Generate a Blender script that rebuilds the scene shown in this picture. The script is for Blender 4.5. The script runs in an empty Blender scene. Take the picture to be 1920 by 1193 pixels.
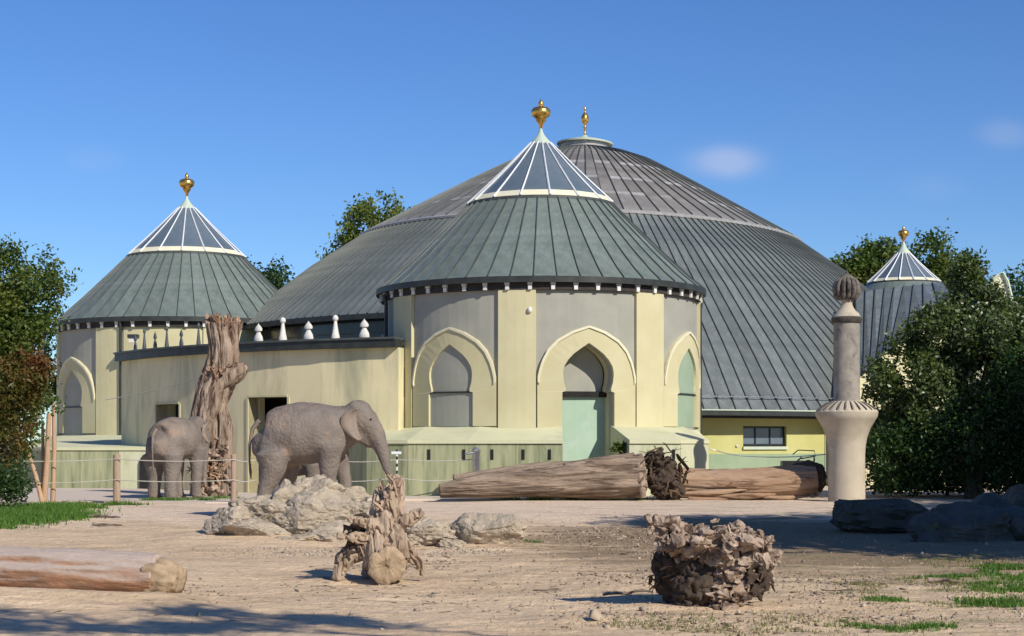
import bpy, bmesh, math, random
import numpy as np
from math import sin, cos, tan, pi, radians as rad, sqrt, atan2, hypot

RS = random.Random(7)
NR = np.random.RandomState(11)
SC = bpy.context.scene
COL = SC.collection

# ------------------------------------------------------------------ camera
F, CX, HY, CH = 3200.0, 960.0, 832.0, 1.5
cam_d = bpy.data.cameras.new('camera')
cam_d.sensor_width = 36.0
cam_d.lens = F / 1920 * 36.0
cam_d.shift_y = (HY - 596.5) / 1920.0
cam_d.clip_end = 3000
cam = bpy.data.objects.new('camera', cam_d)
cam.location = (0, 0, CH)
cam.rotation_euler = (rad(90), 0, 0)
COL.objects.link(cam)
SC.camera = cam

# ------------------------------------------------------------------ light
SUN_AZ, SUN_EL = 40.0, 34.0          # azimuth to the right of the camera's back, elevation
sdir = (sin(rad(SUN_AZ)) * cos(rad(SUN_EL)), -cos(rad(SUN_AZ)) * cos(rad(SUN_EL)), sin(rad(SUN_EL)))
sun_d = bpy.data.lights.new('sun', 'SUN')
sun_d.energy = 5.0
sun_d.angle = rad(0.53)
sun_d.color = (1.0, 0.925, 0.80)
sun = bpy.data.objects.new('sun', sun_d)
from mathutils import Vector, Matrix
sun.rotation_euler = Vector(sdir).to_track_quat('Z', 'Y').to_euler()
sun.location = (30, -30, 40)
COL.objects.link(sun)

world = bpy.data.worlds.new('World')
SC.world = world
world.use_nodes = True
wt = world.node_tree
wt.nodes.clear()
wo = wt.nodes.new('ShaderNodeOutputWorld')
bg = wt.nodes.new('ShaderNodeBackground')
sky = wt.nodes.new('ShaderNodeTexSky')
sky.sky_type = 'NISHITA'
sky.sun_disc = False
sky.sun_elevation = rad(SUN_EL)
sky.sun_rotation = atan2(sdir[0], sdir[1])
sky.altitude = 500
sky.air_density = 0.95
sky.dust_density = 0.2
sky.ozone_density = 4.0
bg.inputs['Strength'].default_value = 0.106
hs = wt.nodes.new('ShaderNodeHueSaturation')
hs.inputs['Saturation'].default_value = 1.16
hs.inputs['Hue'].default_value = 0.508
wt.links.new(sky.outputs[0], hs.inputs['Color'])
# soft small clouds: a few ellipses in the sky, broken by noise
tc = wt.nodes.new('ShaderNodeTexCoord')
nz = wt.nodes.new('ShaderNodeTexNoise')
nz.inputs['Scale'].default_value = 22
nz.inputs['Detail'].default_value = 6
wt.links.new(tc.outputs['Generated'], nz.inputs['Vector'])
def wmath(op, a, b=None, c=None):
    n = wt.nodes.new('ShaderNodeMath'); n.operation = op
    for i, v in enumerate((a, b, c)):
        if v is None: continue
        if isinstance(v, (int, float)): n.inputs[i].default_value = v
        else: wt.links.new(v, n.inputs[i])
    return n.outputs[0]
sx = wt.nodes.new('ShaderNodeSeparateXYZ')
wt.links.new(tc.outputs['Generated'], sx.inputs[0])
cl_sum = None
for (px, py, rx, ry, k) in ((1362, 303, 62, 27, 0.27), (1885, 250, 46, 24, 0.11), (1750, 350, 50, 24, 0.04), (175, 300, 50, 24, 0.04)):
    u, w = (px - CX) / F, (HY - py) / F
    yy = wmath('MAXIMUM', sx.outputs[1], 0.05)
    du = wmath('DIVIDE', wmath('SUBTRACT', wmath('DIVIDE', sx.outputs[0], yy), u), rx / F)
    dw = wmath('DIVIDE', wmath('SUBTRACT', wmath('DIVIDE', sx.outputs[2], yy), w), ry / F)
    d2 = wmath('ADD', wmath('MULTIPLY', du, du), wmath('MULTIPLY', dw, dw))
    d2 = wmath('ADD', d2, wmath('MULTIPLY', wmath('SUBTRACT', nz.outputs[0], 0.5), 1.6))
    e_ = wmath('POWER', 2.718, wmath('MULTIPLY', wmath('POWER', wmath('MAXIMUM', d2, 0.0), 1.4), -0.8))
    m = wmath('MULTIPLY', e_, k)
    cl_sum = m if cl_sum is None else wmath('ADD', cl_sum, m)
tint = wt.nodes.new('ShaderNodeMix'); tint.data_type = 'RGBA'; tint.blend_type = 'MULTIPLY'; tint.inputs['Factor'].default_value = 1
wt.links.new(hs.outputs[0], tint.inputs['A']); tint.inputs['B'].default_value = (0.86, 1.0, 1.15, 1)
mx = wt.nodes.new('ShaderNodeMix'); mx.data_type = 'RGBA'
wt.links.new(cl_sum, mx.inputs['Factor'])
wt.links.new(tint.outputs['Result'], mx.inputs['A'])
mx.inputs['B'].default_value = (8.2, 7.6, 7.9, 1)
wt.links.new(mx.outputs['Result'], bg.inputs['Color'])
wt.links.new(bg.outputs[0], wo.inputs[0])

SC.view_settings.view_transform = 'Standard'
SC.view_settings.look = 'None'
SC.view_settings.exposure = 0.0
SC.view_settings.gamma = 1.0
SC.view_settings.use_curve_mapping = False

# ------------------------------------------------------------------ helpers
def vnoise(p, seed=0):
    p = np.asarray(p, float); i = np.floor(p).astype(np.int64); f = p - i
    f = f * f * (3 - 2 * f)
    def h(a, b, c):
        n = (a * 374761393 + b * 668265263 + c * 2147483647 + seed * 144665) & 0x7fffffff
        n = ((n ^ (n >> 13)) * 1274126177) & 0x7fffffff
        n = (n ^ (n >> 16)) & 0xffff
        return n / 65535.0
    r = 0
    for dx in (0, 1):
        for dy in (0, 1):
            for dz in (0, 1):
                w = (f[:, 0] if dx else 1 - f[:, 0]) * (f[:, 1] if dy else 1 - f[:, 1]) * (f[:, 2] if dz else 1 - f[:, 2])
                r = r + w * h(i[:, 0] + dx, i[:, 1] + dy, i[:, 2] + dz)
    return r * 2 - 1
def fbm(p, oct=4, seed=0):
    p = np.asarray(p, float); a, s, t = 1.0, 0, 0
    for k in range(oct):
        s = s + a * vnoise(p * (2.03 ** k), seed + k * 17); t += a; a *= 0.5
    return s / t

def sstep(a, b, x):
    t = np.clip((np.asarray(x, float) - a) / (b - a), 0, 1); return t * t * (3 - 2 * t)
def gz0(x, y):
    return -0.25 * sstep(47, 57, y) * sstep(-3, -7, x)
def gz(x, y):
    x = np.atleast_1d(np.asarray(x, float)); y = np.atleast_1d(np.asarray(y, float))
    z = gz0(x, y)
    p = np.stack([x, y, x * 0], 1)
    near = sstep(60, 40, y)
    z = z + near * (0.045 * fbm(p * 0.45, 3, 3) + (0.026 * fbm(p * [1.1, 2.3, 1], 3, 9) + 0.022 * np.clip(fbm(p * [2.6, 4.5, 1], 3, 19), -.2, 1)) * sstep(46, 30, y))
    # low banks of pushed-up earth
    for (cx, cy, rx, ry, h) in ((-3.55, 27.2, 1.35, 1.3, 0.22), (-4.3, 26.6, 1.2, 1.3, 0.12), (-0.5, 25.0, 1.5, 1.2, 0.07), (-4.9, 16.05, 1.2, 0.42, 0.13), (-3.4, 16.3, 0.55, 0.4, 0.05), (1.9, 15.9, 1.2, 0.6, 0.04), (1.4, 14.6, 1.6, 0.35, 0.05)):
        z = z + h * np.exp(-((x - cx) / rx) ** 2 - ((y - cy) / ry) ** 2)
    return z
def G(px, py):
    Y = CH * F / (py - HY); return ((px - CX) / F * Y, Y)
def W(px, py, Y):
    return ((px - CX) / F * Y, Y, CH + (HY - py) / F * Y)

class MB:
    def __init__(s): s.v = []; s.f = []
    def add(s, vs, fs):
        o = len(s.v); s.v += [tuple(map(float, q)) for q in vs]; s.f += [tuple(o + i for i in q) for q in fs]; return s
    def box(s, a, b):
        x0, y0, z0 = a; x1, y1, z1 = b
        return s.add([(x0, y0, z0), (x1, y0, z0), (x1, y1, z0), (x0, y1, z0), (x0, y0, z1), (x1, y0, z1), (x1, y1, z1), (x0, y1, z1)],
                     [(0, 3, 2, 1), (4, 5, 6, 7), (0, 1, 5, 4), (1, 2, 6, 5), (2, 3, 7, 6), (3, 0, 4, 7)])
    def lathe(s, prof, n=32, c=(0, 0, 0), mod=None):
        vs = []; 
        for (r, z) in prof:
            for k in range(n):
                a = 2 * pi * k / n; rr = r * (mod(a, z) if mod else 1)
                vs.append((c[0] + rr * cos(a), c[1] + rr * sin(a), c[2] + z))
        fs = []
        for i in range(len(prof) - 1):
            for k in range(n):
                k2 = (k + 1) % n
                fs.append((i * n + k, i * n + k2, (i + 1) * n + k2, (i + 1) * n + k))
        fs.append(tuple(range(n))[::-1]); fs.append(tuple((len(prof) - 1) * n + k for k in range(n)))
        return s.add(vs, fs)
    def tube(s, pts, rads, n=8, flat=1.0, cap=True):
        pts = [Vector(p) for p in pts]
        if not hasattr(rads, '__len__'): rads = [rads] * len(pts)
        vs = []; up = None
        for i, p in enumerate(pts):
            d = (pts[min(i + 1, len(pts) - 1)] - pts[max(i - 1, 0)]).normalized()
            if up is None: up = Vector((0, 0, 1)) if abs(d.z) < 0.9 else Vector((1, 0, 0))
            x = d.cross(up).normalized(); u = x.cross(d).normalized(); up = u
            for k in range(n):
                a = 2 * pi * k / n
                r = rads[i]
                if hasattr(r, '__len__'): q = p + x * (r[0] * cos(a)) + u * (r[1] * sin(a))
                else: q = p + x * (r * flat * cos(a)) + u * (r * sin(a))
                vs.append(q)
        fs = []
        for i in range(len(pts) - 1):
            for k in range(n):
                k2 = (k + 1) % n
                fs.append((i * n + k, i * n + k2, (i + 1) * n + k2, (i + 1) * n + k))
        if cap:
            fs.append(tuple(range(n))[::-1]); fs.append(tuple((len(pts) - 1) * n + k for k in range(n)))
        return s.add(vs, fs)
    def ball(s, c, r, n=14, m=9):
        if not hasattr(r, '__len__'): r = (r, r, r)
        vs = []; fs = []
        for i in range(1, m):
            t = pi * i / m
            for k in range(n):
                a = 2 * pi * k / n
                vs.append((c[0] + r[0] * sin(t) * cos(a), c[1] + r[1] * sin(t) * sin(a), c[2] - r[2] * cos(t)))
        b = len(vs); vs.append((c[0], c[1], c[2] - r[2])); vs.append((c[0], c[1], c[2] + r[2]))
        for i in range(m - 2):
            for k in range(n):
                k2 = (k + 1) % n
                fs.append((i * n + k, i * n + k2, (i + 1) * n + k2, (i + 1) * n + k))
        for k in range(n):
            k2 = (k + 1) % n
            fs.append((b, k2, k)); fs.append((b + 1, (m - 2) * n + k, (m - 2) * n + k2))
        return s.add(vs, fs)
    def prism(s, poly, z0, z1):
        n = len(poly)
        return s.add([(x, y, z0) for x, y in poly] + [(x, y, z1) for x, y in poly],
                     [tuple(range(n))[::-1], tuple(range(n, 2 * n))] + [(i, (i + 1) % n, n + (i + 1) % n, n + i) for i in range(n)])
    def mesh(s, name, mat, smooth=None):
        me = bpy.data.meshes.new(name)
        me.from_pydata(s.v, [], s.f)
        if mat: me.materials.append(mat)
        bm = bmesh.new(); bm.from_mesh(me); bmesh.ops.recalc_face_normals(bm, faces=bm.faces); bm.to_mesh(me); bm.free()
        if smooth is not None:
            me.shade_smooth(); me.set_sharp_from_angle(angle=rad(smooth))
        me.update()
        return me
    def build(s, name, mat, parent=None, smooth=None, world=False, loc=(0, 0, 0), rz=0.0):
        if world and parent is not None:
            l = parent.location; s.v = [(x - l[0], y - l[1], z - l[2]) for x, y, z in s.v]
        return link(name, s.mesh(name, mat, smooth), parent, loc, rz)

def link(name, me, parent=None, loc=(0, 0, 0), rz=0.0, rot=None):
    o = bpy.data.objects.new(name, me); COL.objects.link(o)
    o.location = loc; o.rotation_euler = rot if rot else (0, 0, rz)
    if parent is not None: o.parent = parent
    return o
def tag(o, label=None, cat=None, group=None, kind=None):
    if label: o['label'] = label
    if cat: o['category'] = cat
    if group: o['group'] = group
    if kind: o['kind'] = kind
    return o
def thing(name, label, cat, loc=(0, 0, 0), rz=0.0, group=None):
    o = bpy.data.objects.new(name, None); COL.objects.link(o)
    o.empty_display_size = 0.3
    o.location = loc; o.rotation_euler = (0, 0, rz)
    return tag(o, label, cat, group)
def fastmesh(name, V, quads, mat, smooth=False, tri=False):
    me = bpy.data.meshes.new(name)
    k = 3 if tri else 4
    V = np.asarray(V, np.float32); Q = np.asarray(quads, np.int32)
    me.vertices.add(len(V)); me.vertices.foreach_set('co', V.ravel())
    me.loops.add(Q.size); me.loops.foreach_set('vertex_index', Q.ravel())
    me.polygons.add(len(Q)); me.polygons.foreach_set('loop_start', np.arange(len(Q), dtype=np.int32) * k)
    try: me.polygons.foreach_set('loop_total', np.full(len(Q), k, np.int32))
    except Exception: pass
    me.update(calc_edges=True)
    if smooth: me.shade_smooth()
    if mat: me.materials.append(mat)
    return me

# ------------------------------------------------------------------ materials
def nt(name):
    m = bpy.data.materials.new(name); m.use_nodes = True
    t = m.node_tree; b = t.nodes['Principled BSDF']
    return m, t, b
def N(t, typ, **kw):
    n = t.nodes.new('ShaderNode' + typ)
    for k, v in kw.items(): setattr(n, k, v)
    return n
def setv(t, sock, v):
    if isinstance(v, (int, float, tuple, list)):
        if isinstance(v, (tuple, list)) and len(v) == 3 and sock.type == 'RGBA': v = (*v, 1)
        sock.default_value = v
    else: t.links.new(v, sock)
def mixc(t, fac, a, b, mode='MIX'):
    n = N(t, 'Mix', data_type='RGBA', blend_type=mode)
    setv(t, n.inputs['Factor'], fac); setv(t, n.inputs['A'], a); setv(t, n.inputs['B'], b)
    return n.outputs['Result']
def noise_n(t, vec, scale, detail=4, rough=0.55, dist=0.0):
    n = N(t, 'TexNoise'); t.links.new(vec, n.inputs['Vector'])
    n.inputs['Scale'].default_value = scale; n.inputs['Detail'].default_value = detail
    n.inputs['Roughness'].default_value = rough; n.inputs['Distortion'].default_value = dist
    return n.outputs[0]
def ramp(t, fac, a, b):
    n = N(t, 'MapRange'); t.links.new(fac, n.inputs[0]); n.inputs[1].default_value = a; n.inputs[2].default_value = b
    return n.outputs[0]
def mathn(t, op, a, b=0.0):
    n = N(t, 'Math', operation=op); setv(t, n.inputs[0], a); setv(t, n.inputs[1], b); return n.outputs[0]
def coords(t, stretch=(1, 1, 1), kind='Object'):
    c = N(t, 'TexCoord'); m = N(t, 'Mapping'); m.inputs['Scale'].default_value = stretch
    t.links.new(c.outputs[kind], m.inputs['Vector']); return m.outputs[0]

def pm(name, c1, c2, scale=3, stretch=(1, 1, 1), rough=0.85, metal=0.0, bump=0.2, bscale=30, lo=0.35, hi=0.65, dirt=None, dirts=(0.5, 0.5, 0.5), dlo=0.5, dhi=0.75, rand=0.0, spec=0.3, dstretch=None, bdist=0.02, kind='Object', coat=0):
    m, t, b = nt(name)
    v = coords(t, stretch, kind); v1 = coords(t, (1, 1, 1), kind)
    f = ramp(t, noise_n(t, v, scale, 5), lo, hi)
    c = mixc(t, f, c1, c2)
    if dirt:
        vd = coords(t, dstretch or (1, 1, 1), kind)
        d = ramp(t, noise_n(t, vd, dirts[0], 6, 0.65, 0.6), dlo, dhi)
        c = mixc(t, d, c, dirt)
    if rand:
        oi = N(t, 'ObjectInfo'); 
        r = N(t, 'MapRange'); t.links.new(oi.outputs['Random'], r.inputs[0]); r.inputs[3].default_value = 1 - rand; r.inputs[4].default_value = 1 + rand
        hsv = N(t, 'HueSaturation'); t.links.new(c, hsv.inputs['Color']); t.links.new(r.outputs[0], hsv.inputs['Value'])
        c = hsv.outputs[0]
    t.links.new(c, b.inputs['Base Color'])
    b.inputs['Roughness'].default_value = rough; b.inputs['Metallic'].default_value = metal
    b.inputs['Specular IOR Level'].default_value = spec
    if bump:
        bn = N(t, 'Bump'); bn.inputs['Strength'].default_value = bump; bn.inputs['Distance'].default_value = bdist
        t.links.new(noise_n(t, v if stretch != (1, 1, 1) else v1, bscale, 5, 0.6), bn.inputs['Height'])
        t.links.new(bn.outputs[0], b.inputs['Normal'])
    return m

M = {}
M['cream'] = pm('cream_render', (0.57, 0.53, 0.335), (0.53, 0.48, 0.285), 1.2, dirt=(0.36, 0.36, 0.22), dirts=(0.7,), dstretch=(1.6, 1.6, 0.35), dlo=0.6, dhi=0.9, bump=0.15, bscale=40, rand=0.04)
M['grey'] = pm('grey_render', (0.35, 0.345, 0.295), (0.31, 0.31, 0.262), 1.5, dirt=(0.24, 0.24, 0.22), dirts=(1.1,), dstretch=(1.6, 1.6, 0.35), dlo=0.58, dhi=0.95, bump=0.15, bscale=40)
M['wing'] = pm('weathered_yellow_render', (0.74, 0.655, 0.41), (0.66, 0.59, 0.36), 0.7, dirt=(0.30, 0.31, 0.21), dirts=(0.45,), dstretch=(1.6, 1.6, 0.35), dlo=0.48, dhi=0.72, bump=0.2, bscale=30)
M['moulding'] = pm('pale_moulding', (0.72, 0.68, 0.50), (0.66, 0.62, 0.44), 2, bump=0.1)
M['plinth_top'] = pm('plinth_slope_render', (0.62, 0.61, 0.40), (0.55, 0.55, 0.36), 0.9, dirt=(0.42, 0.43, 0.27), dirts=(1.0,), dlo=0.55, dhi=0.9, bump=0.2)
M['plinth'] = pm('streaked_olive_render', (0.40, 0.40, 0.24), (0.25, 0.28, 0.165), 1.6, stretch=(3.2, 3.2, 0.35), dirt=(0.16, 0.18, 0.10), dirts=(2.4,), dstretch=(3, 3, 0.3), dlo=0.5, dhi=0.72, bump=0.25)
M['plinth_pale'] = pm('pale_plinth_render', (0.58, 0.58, 0.42), (0.5, 0.52, 0.33), 1.6, stretch=(3, 3, 0.4), dirt=(0.4, 0.42, 0.24), dirts=(2,), dstretch=(3, 3, 0.3), dlo=0.55, dhi=0.8, bump=0.2)
M['patina'] = pm('green_copper_sheet', (0.16, 0.20, 0.172), (0.21, 0.25, 0.215), 1.4, stretch=(2.5, 2.5, 0.7), rough=0.42, metal=0.25, bump=0.12, bscale=4, dirt=(0.27, 0.315, 0.285), dirts=(1.6,), dstretch=(4, 4, 0.22), dlo=0.5, dhi=0.78, rand=0.15, spec=0.4)
M['hallroof'] = pm('grey_green_copper_sheet', (0.16, 0.18, 0.172), (0.20, 0.225, 0.212), 0.8, stretch=(2, 2, 0.5), rough=0.38, metal=0.3, bump=0.1, bscale=3, dirt=(0.29, 0.31, 0.30), dirts=(1.3,), dstretch=(2.5, 2.5, 0.2), dlo=0.5, dhi=0.78, rand=0.16, spec=0.4)
M['seam'] = pm('dark_standing_seam_and_ornament_shade', (0.07, 0.08, 0.075), (0.10, 0.11, 0.105), 3, rough=0.5, metal=0.2, bump=0)
M['domeroof'] = pm('brown_weathered_copper', (0.225, 0.205, 0.18), (0.31, 0.29, 0.255), 1.6, rough=0.45, metal=0.25, bump=0.1, bscale=5, dirt=(0.29, 0.29, 0.27), dirts=(1.2,), dlo=0.52, dhi=0.78, rand=0.16, spec=0.4)
M['lapstrip'] = pm('pale_lap_joint', (0.42, 0.41, 0.40), (0.33, 0.32, 0.30), 5, rough=0.5, metal=0.2, bump=0, rand=0.2)
M['verdigris'] = pm('pale_verdigris', (0.42, 0.52, 0.44), (0.52, 0.56, 0.42), 3, rough=0.6, bump=0.1)
M['fascia'] = pm('dark_eave_metal', (0.035, 0.04, 0.038), (0.055, 0.06, 0.055), 3, rough=0.5, metal=0.3, bump=0)
M['soffit'] = pm('dark_soffit_wood_and_eave_shade', (0.05, 0.045, 0.04), (0.035, 0.03, 0.028), 6, bump=0.2)
M['whitebar'] = pm('white_painted_steel', (0.72, 0.74, 0.76), (0.62, 0.65, 0.68), 4, rough=0.4, bump=0)
M['white'] = pm('white_stone', (0.70, 0.69, 0.64), (0.58, 0.57, 0.52), 6, rough=0.7, bump=0.2, bscale=40)
M['gold'] = pm('gilded_copper', (0.78, 0.47, 0.12), (0.62, 0.36, 0.09), 9, rough=0.28, metal=0.9, bump=0.05, bscale=10)
M['dark'] = pm('dark_interior', (0.02, 0.02, 0.02), (0.012, 0.012, 0.012), 3, bump=0)
M['darkglass'] = pm('dark_glazing', (0.015, 0.017, 0.018), (0.03, 0.032, 0.033), 1, rough=0.15, bump=0, spec=0.5)
M['greendoor'] = pm('pale_green_paint', (0.32, 0.45, 0.34), (0.37, 0.49, 0.39), 1.2, dirt=(0.48, 0.53, 0.50), dirts=(0.8,), dlo=0.5, dhi=0.75, rough=0.6, bump=0.08)
M['greenpanel'] = pm('sage_green_paint', (0.27, 0.36, 0.25), (0.31, 0.40, 0.29), 1.5, rough=0.6, bump=0.08)
M['olive'] = pm('olive_yellow_paint', (0.45, 0.44, 0.17), (0.50, 0.49, 0.21), 1.3, dirt=(0.42, 0.43, 0.2), dirts=(1.2,), dlo=0.55, dhi=0.9, bump=0.1)
M['sagewall'] = pm('sage_wall_paint', (0.24, 0.32, 0.21), (0.28, 0.36, 0.24), 1.5, bump=0.1)
M['steel'] = pm('galvanised_steel', (0.42, 0.43, 0.44), (0.55, 0.56, 0.56), 8, rough=0.35, metal=0.8, bump=0)
M['wire'] = pm('pale_rope', (0.40, 0.38, 0.33), (0.48, 0.46, 0.40), 20, bump=0)
M['black'] = pm('black_metal', (0.02, 0.02, 0.022), (0.03, 0.03, 0.03), 5, rough=0.4, bump=0)
M['stone'] = pm('column_stone', (0.45, 0.39, 0.30), (0.51, 0.45, 0.35), 2.2, dirt=(0.30, 0.27, 0.19), dirts=(1.3,), dlo=0.52, dhi=0.8, bump=0.35, bscale=35)
M['stone2'] = pm('weathered_column_stone', (0.34, 0.31, 0.265), (0.24, 0.22, 0.19), 3.5, dirt=(0.13, 0.115, 0.10), dirts=(3,), dlo=0.52, dhi=0.7, bump=0.5, bscale=30)
M['ballstone'] = pm('blackened_ball_stone', (0.22, 0.19, 0.16), (0.13, 0.11, 0.095), 5, dirt=(0.05, 0.042, 0.036), dirts=(4,), dlo=0.5, dhi=0.62, bump=0.5, bscale=30)
M['darkstone'] = pm('dark_stone', (0.11, 0.095, 0.08), (0.06, 0.05, 0.045), 6, bump=0.4, bscale=25)
M['concrete'] = pm('pale_concrete', (0.62, 0.53, 0.44), (0.56, 0.47, 0.38), 2, bump=0.3, bscale=30)
M['polewood'] = pm('peeled_pole_wood', (0.50, 0.33, 0.21), (0.38, 0.25, 0.16), 4, stretch=(6, 6, 0.6), bump=0.4, bscale=20)
M['postwood'] = pm('fence_post_wood', (0.42, 0.31, 0.23), (0.30, 0.22, 0.16), 4, stretch=(8, 8, 0.6), bump=0.4, bscale=20)
M['deadwood'] = pm('weathered_dead_wood', (0.45, 0.345, 0.25), (0.30, 0.22, 0.155), 2.6, stretch=(1.5, 1.5, 0.5), dirt=(0.11, 0.07, 0.045), dirts=(3.2,), dstretch=(2, 2, 0.6), dlo=0.55, dhi=0.70, bump=0.7, bscale=9, bdist=0.05)
M['redwood'] = pm('red_heartwood_trunk', (0.42, 0.33, 0.25), (0.23, 0.16, 0.115), 1.6, stretch=(2.6, 2.6, 0.55), dirt=(0.10, 0.055, 0.035), dirts=(2.2,), dstretch=(3.2, 3.2, 0.5), dlo=0.50, dhi=0.62, bump=1.0, bscale=7, bdist=0.08)
M['greybark'] = pm('bleached_log_wood', (0.38, 0.29, 0.215), (0.19, 0.14, 0.105), 1.6, stretch=(0.5, 3, 3), dirt=(0.12, 0.085, 0.06), dirts=(2.6,), dstretch=(0.35, 3.5, 3.5), dlo=0.50, dhi=0.62, bump=1.0, bscale=5, bdist=0.09)
M['peeled'] = pm('peeled_log_wood', (0.44, 0.31, 0.21), (0.32, 0.20, 0.125), 1.3, stretch=(0.4, 3, 3), dirt=(0.13, 0.07, 0.04), dirts=(1.8,), dstretch=(0.3, 4, 4), dlo=0.56, dhi=0.66, bump=0.9, bscale=5, bdist=0.06)
M['rootdark'] = pm('dark_roots_and_hollow_shade', (0.085, 0.06, 0.045), (0.04, 0.028, 0.02), 7, dirt=(0.25, 0.18, 0.13), dirts=(5,), dlo=0.62, dhi=0.72, bump=0.8, bscale=15)
M['paleroot'] = pm('pale_gnarled_root_wood', (0.46, 0.355, 0.275), (0.29, 0.21, 0.15), 5.5, dirt=(0.10, 0.065, 0.045), dirts=(4.5,), dlo=0.50, dhi=0.62, bump=1.0, bscale=24, bdist=0.03)
M['endgrain'] = pm('sawn_end_grain', (0.42, 0.31, 0.20), (0.29, 0.21, 0.13), 9, dirt=(0.16, 0.11, 0.06), dirts=(7,), dlo=0.56, dhi=0.7, bump=0.8, bscale=20)
M['limestone'] = pm('pale_crumbly_rock', (0.47, 0.39, 0.29), (0.35, 0.29, 0.22), 4, dirt=(0.27, 0.24, 0.19), dirts=(7,), dlo=0.52, dhi=0.68, bump=1.0, bscale=16, bdist=0.04)
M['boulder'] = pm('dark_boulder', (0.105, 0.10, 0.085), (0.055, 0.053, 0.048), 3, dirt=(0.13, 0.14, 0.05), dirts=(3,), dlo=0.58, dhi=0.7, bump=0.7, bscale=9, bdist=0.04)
M['skin'] = pm('elephant_skin', (0.225, 0.19, 0.162), (0.165, 0.138, 0.119), 2.4, dirt=(0.33, 0.235, 0.165), dirts=(1.4,), dlo=0.52, dhi=0.75, bump=1.0, bscale=20, bdist=0.03, rough=0.8)
M['skin2'] = pm('pale_elephant_ear_skin', (0.29, 0.225, 0.18), (0.22, 0.178, 0.148), 5, bump=0.4, bscale=30)
M['nail'] = pm('elephant_nail', (0.34, 0.27, 0.21), (0.25, 0.2, 0.16), 10, bump=0.1)
M['bark'] = pm('dark_bark', (0.10, 0.075, 0.055), (0.06, 0.045, 0.035), 6, stretch=(4, 4, 0.6), bump=0.6, bscale=12)
M['chips'] = pm('wood_chip', (0.32, 0.25, 0.18), (0.17, 0.125, 0.09), 3, bump=0.0)
M['twig'] = pm('dry_twig', (0.30, 0.24, 0.19), (0.12, 0.09, 0.07), 6, bump=0.3)
_rl = pm('rusty_barkless_log', (0.37, 0.285, 0.25), (0.30, 0.225, 0.20), 1.5, stretch=(0.6, 3, 3), bump=0.4, bscale=9)

def dusty(name, dust, c1, c2):
    m, t, b = nt(name); v = coords(t, (.7, 2.5, 2.5)); g_ = N(t, 'NewGeometry'); sx_ = N(t, 'SeparateXYZ'); t.links.new(g_.outputs['Normal'], sx_.inputs[0])
    c = mixc(t, ramp(t, noise_n(t, v, 4, 5), .4, .62), c1, c2)
    f = ramp(t, mathn(t, 'ADD', sx_.outputs[2], mathn(t, 'MULTIPLY', noise_n(t, v, 1.6, 7, .7), 1.5)), .65, 1.25)
    t.links.new(mixc(t, f, c, dust), b.inputs['Base Color']); b.inputs['Roughness'].default_value = .9
    bn = N(t, 'Bump'); bn.inputs['Strength'].default_value = .7; bn.inputs['Distance'].default_value = .03
    t.links.new(noise_n(t, v, 9, 6, .65), bn.inputs['Height']); t.links.new(bn.outputs[0], b.inputs['Normal'])
    return m
M['rustlog'] = dusty('rusty_log_under_dust', (.43, .345, .29), (.40, .215, .12), (.27, .16, .10))
def glass_mat():
    m, t, b = nt('skylight_glass')
    v = coords(t)
    c = mixc(t, ramp(t, noise_n(t, v, 1.4, 3), 0.3, 0.7), (0.14, 0.19, 0.235), (0.19, 0.235, 0.28))
    t.links.new(c, b.inputs['Base Color']); b.inputs['Roughness'].default_value = 0.12
    b.inputs['Specular IOR Level'].default_value = 0.6
    tr = N(t, 'BsdfTransparent'); tr.inputs[0].default_value = (0.5, 0.57, 0.65, 1)
    mxs = N(t, 'MixShader'); mxs.inputs[0].default_value = 0.28
    out = t.nodes['Material Output']
    t.links.new(b.outputs[0], mxs.inputs[1]); t.links.new(tr.outputs[0], mxs.inputs[2]); t.links.new(mxs.outputs[0], out.inputs[0])
    return m
M['glass'] = glass_mat()

def leaf_mat(name, a, b_, c_=None, gloss=0.45, spec=0.35, trans=0.25):
    m, t, b = nt(name)
    g = N(t, 'NewGeometry')
    r = g.outputs['Random Per Island']
    col = mixc(t, r, a, b_)
    if c_:
        f = ramp(t, noise_n(t, coords(t), 0.7, 3), 0.52, 0.62)
        col = mixc(t, f, col, c_)
    t.links.new(col, b.inputs['Base Color']); b.inputs['Roughness'].default_value = gloss; b.inputs['Specular IOR Level'].default_value = spec
    tl = N(t, 'BsdfTranslucent'); t.links.new(mixc(t, 1.0, col, (1.2, 1.5, 0.5), 'MULTIPLY'), tl.inputs[0])
    ms = N(t, 'MixShader'); ms.inputs[0].default_value = trans
    t.links.new(b.outputs[0], ms.inputs[1]); t.links.new(tl.outputs[0], ms.inputs[2])
    t.links.new(ms.outputs[0], t.nodes['Material Output'].inputs[0])
    return m
M['leaf'] = leaf_mat('green_leaf', (0.03, 0.065, 0.012), (0.115, 0.155, 0.028), (0.14, 0.16, 0.03))
M['leafdark'] = leaf_mat('dark_green_leaf', (0.02, 0.05, 0.012), (0.05, 0.095, 0.022))
M['leafpale'] = leaf_mat('glossy_grey_green_leaf', (0.04, 0.07, 0.022), (0.17, 0.21, 0.09), (0.08, 0.12, 0.03), gloss=0.38, spec=0.45, trans=0.2)
M['leafred'] = leaf_mat('reddening_leaf', (0.06, 0.085, 0.016), (0.13, 0.085, 0.02), (0.16, 0.06, 0.02))
M['leafyellow'] = leaf_mat('yellow_green_leaf', (0.10, 0.14, 0.02), (0.16, 0.19, 0.04))
M['grass'] = leaf_mat('grass_blade', (0.055, 0.14, 0.016), (0.11, 0.20, 0.03), gloss=0.5)
M['drygrass'] = leaf_mat('dry_grass_blade', (0.15, 0.17, 0.05), (0.24, 0.21, 0.10), gloss=0.6)

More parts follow.
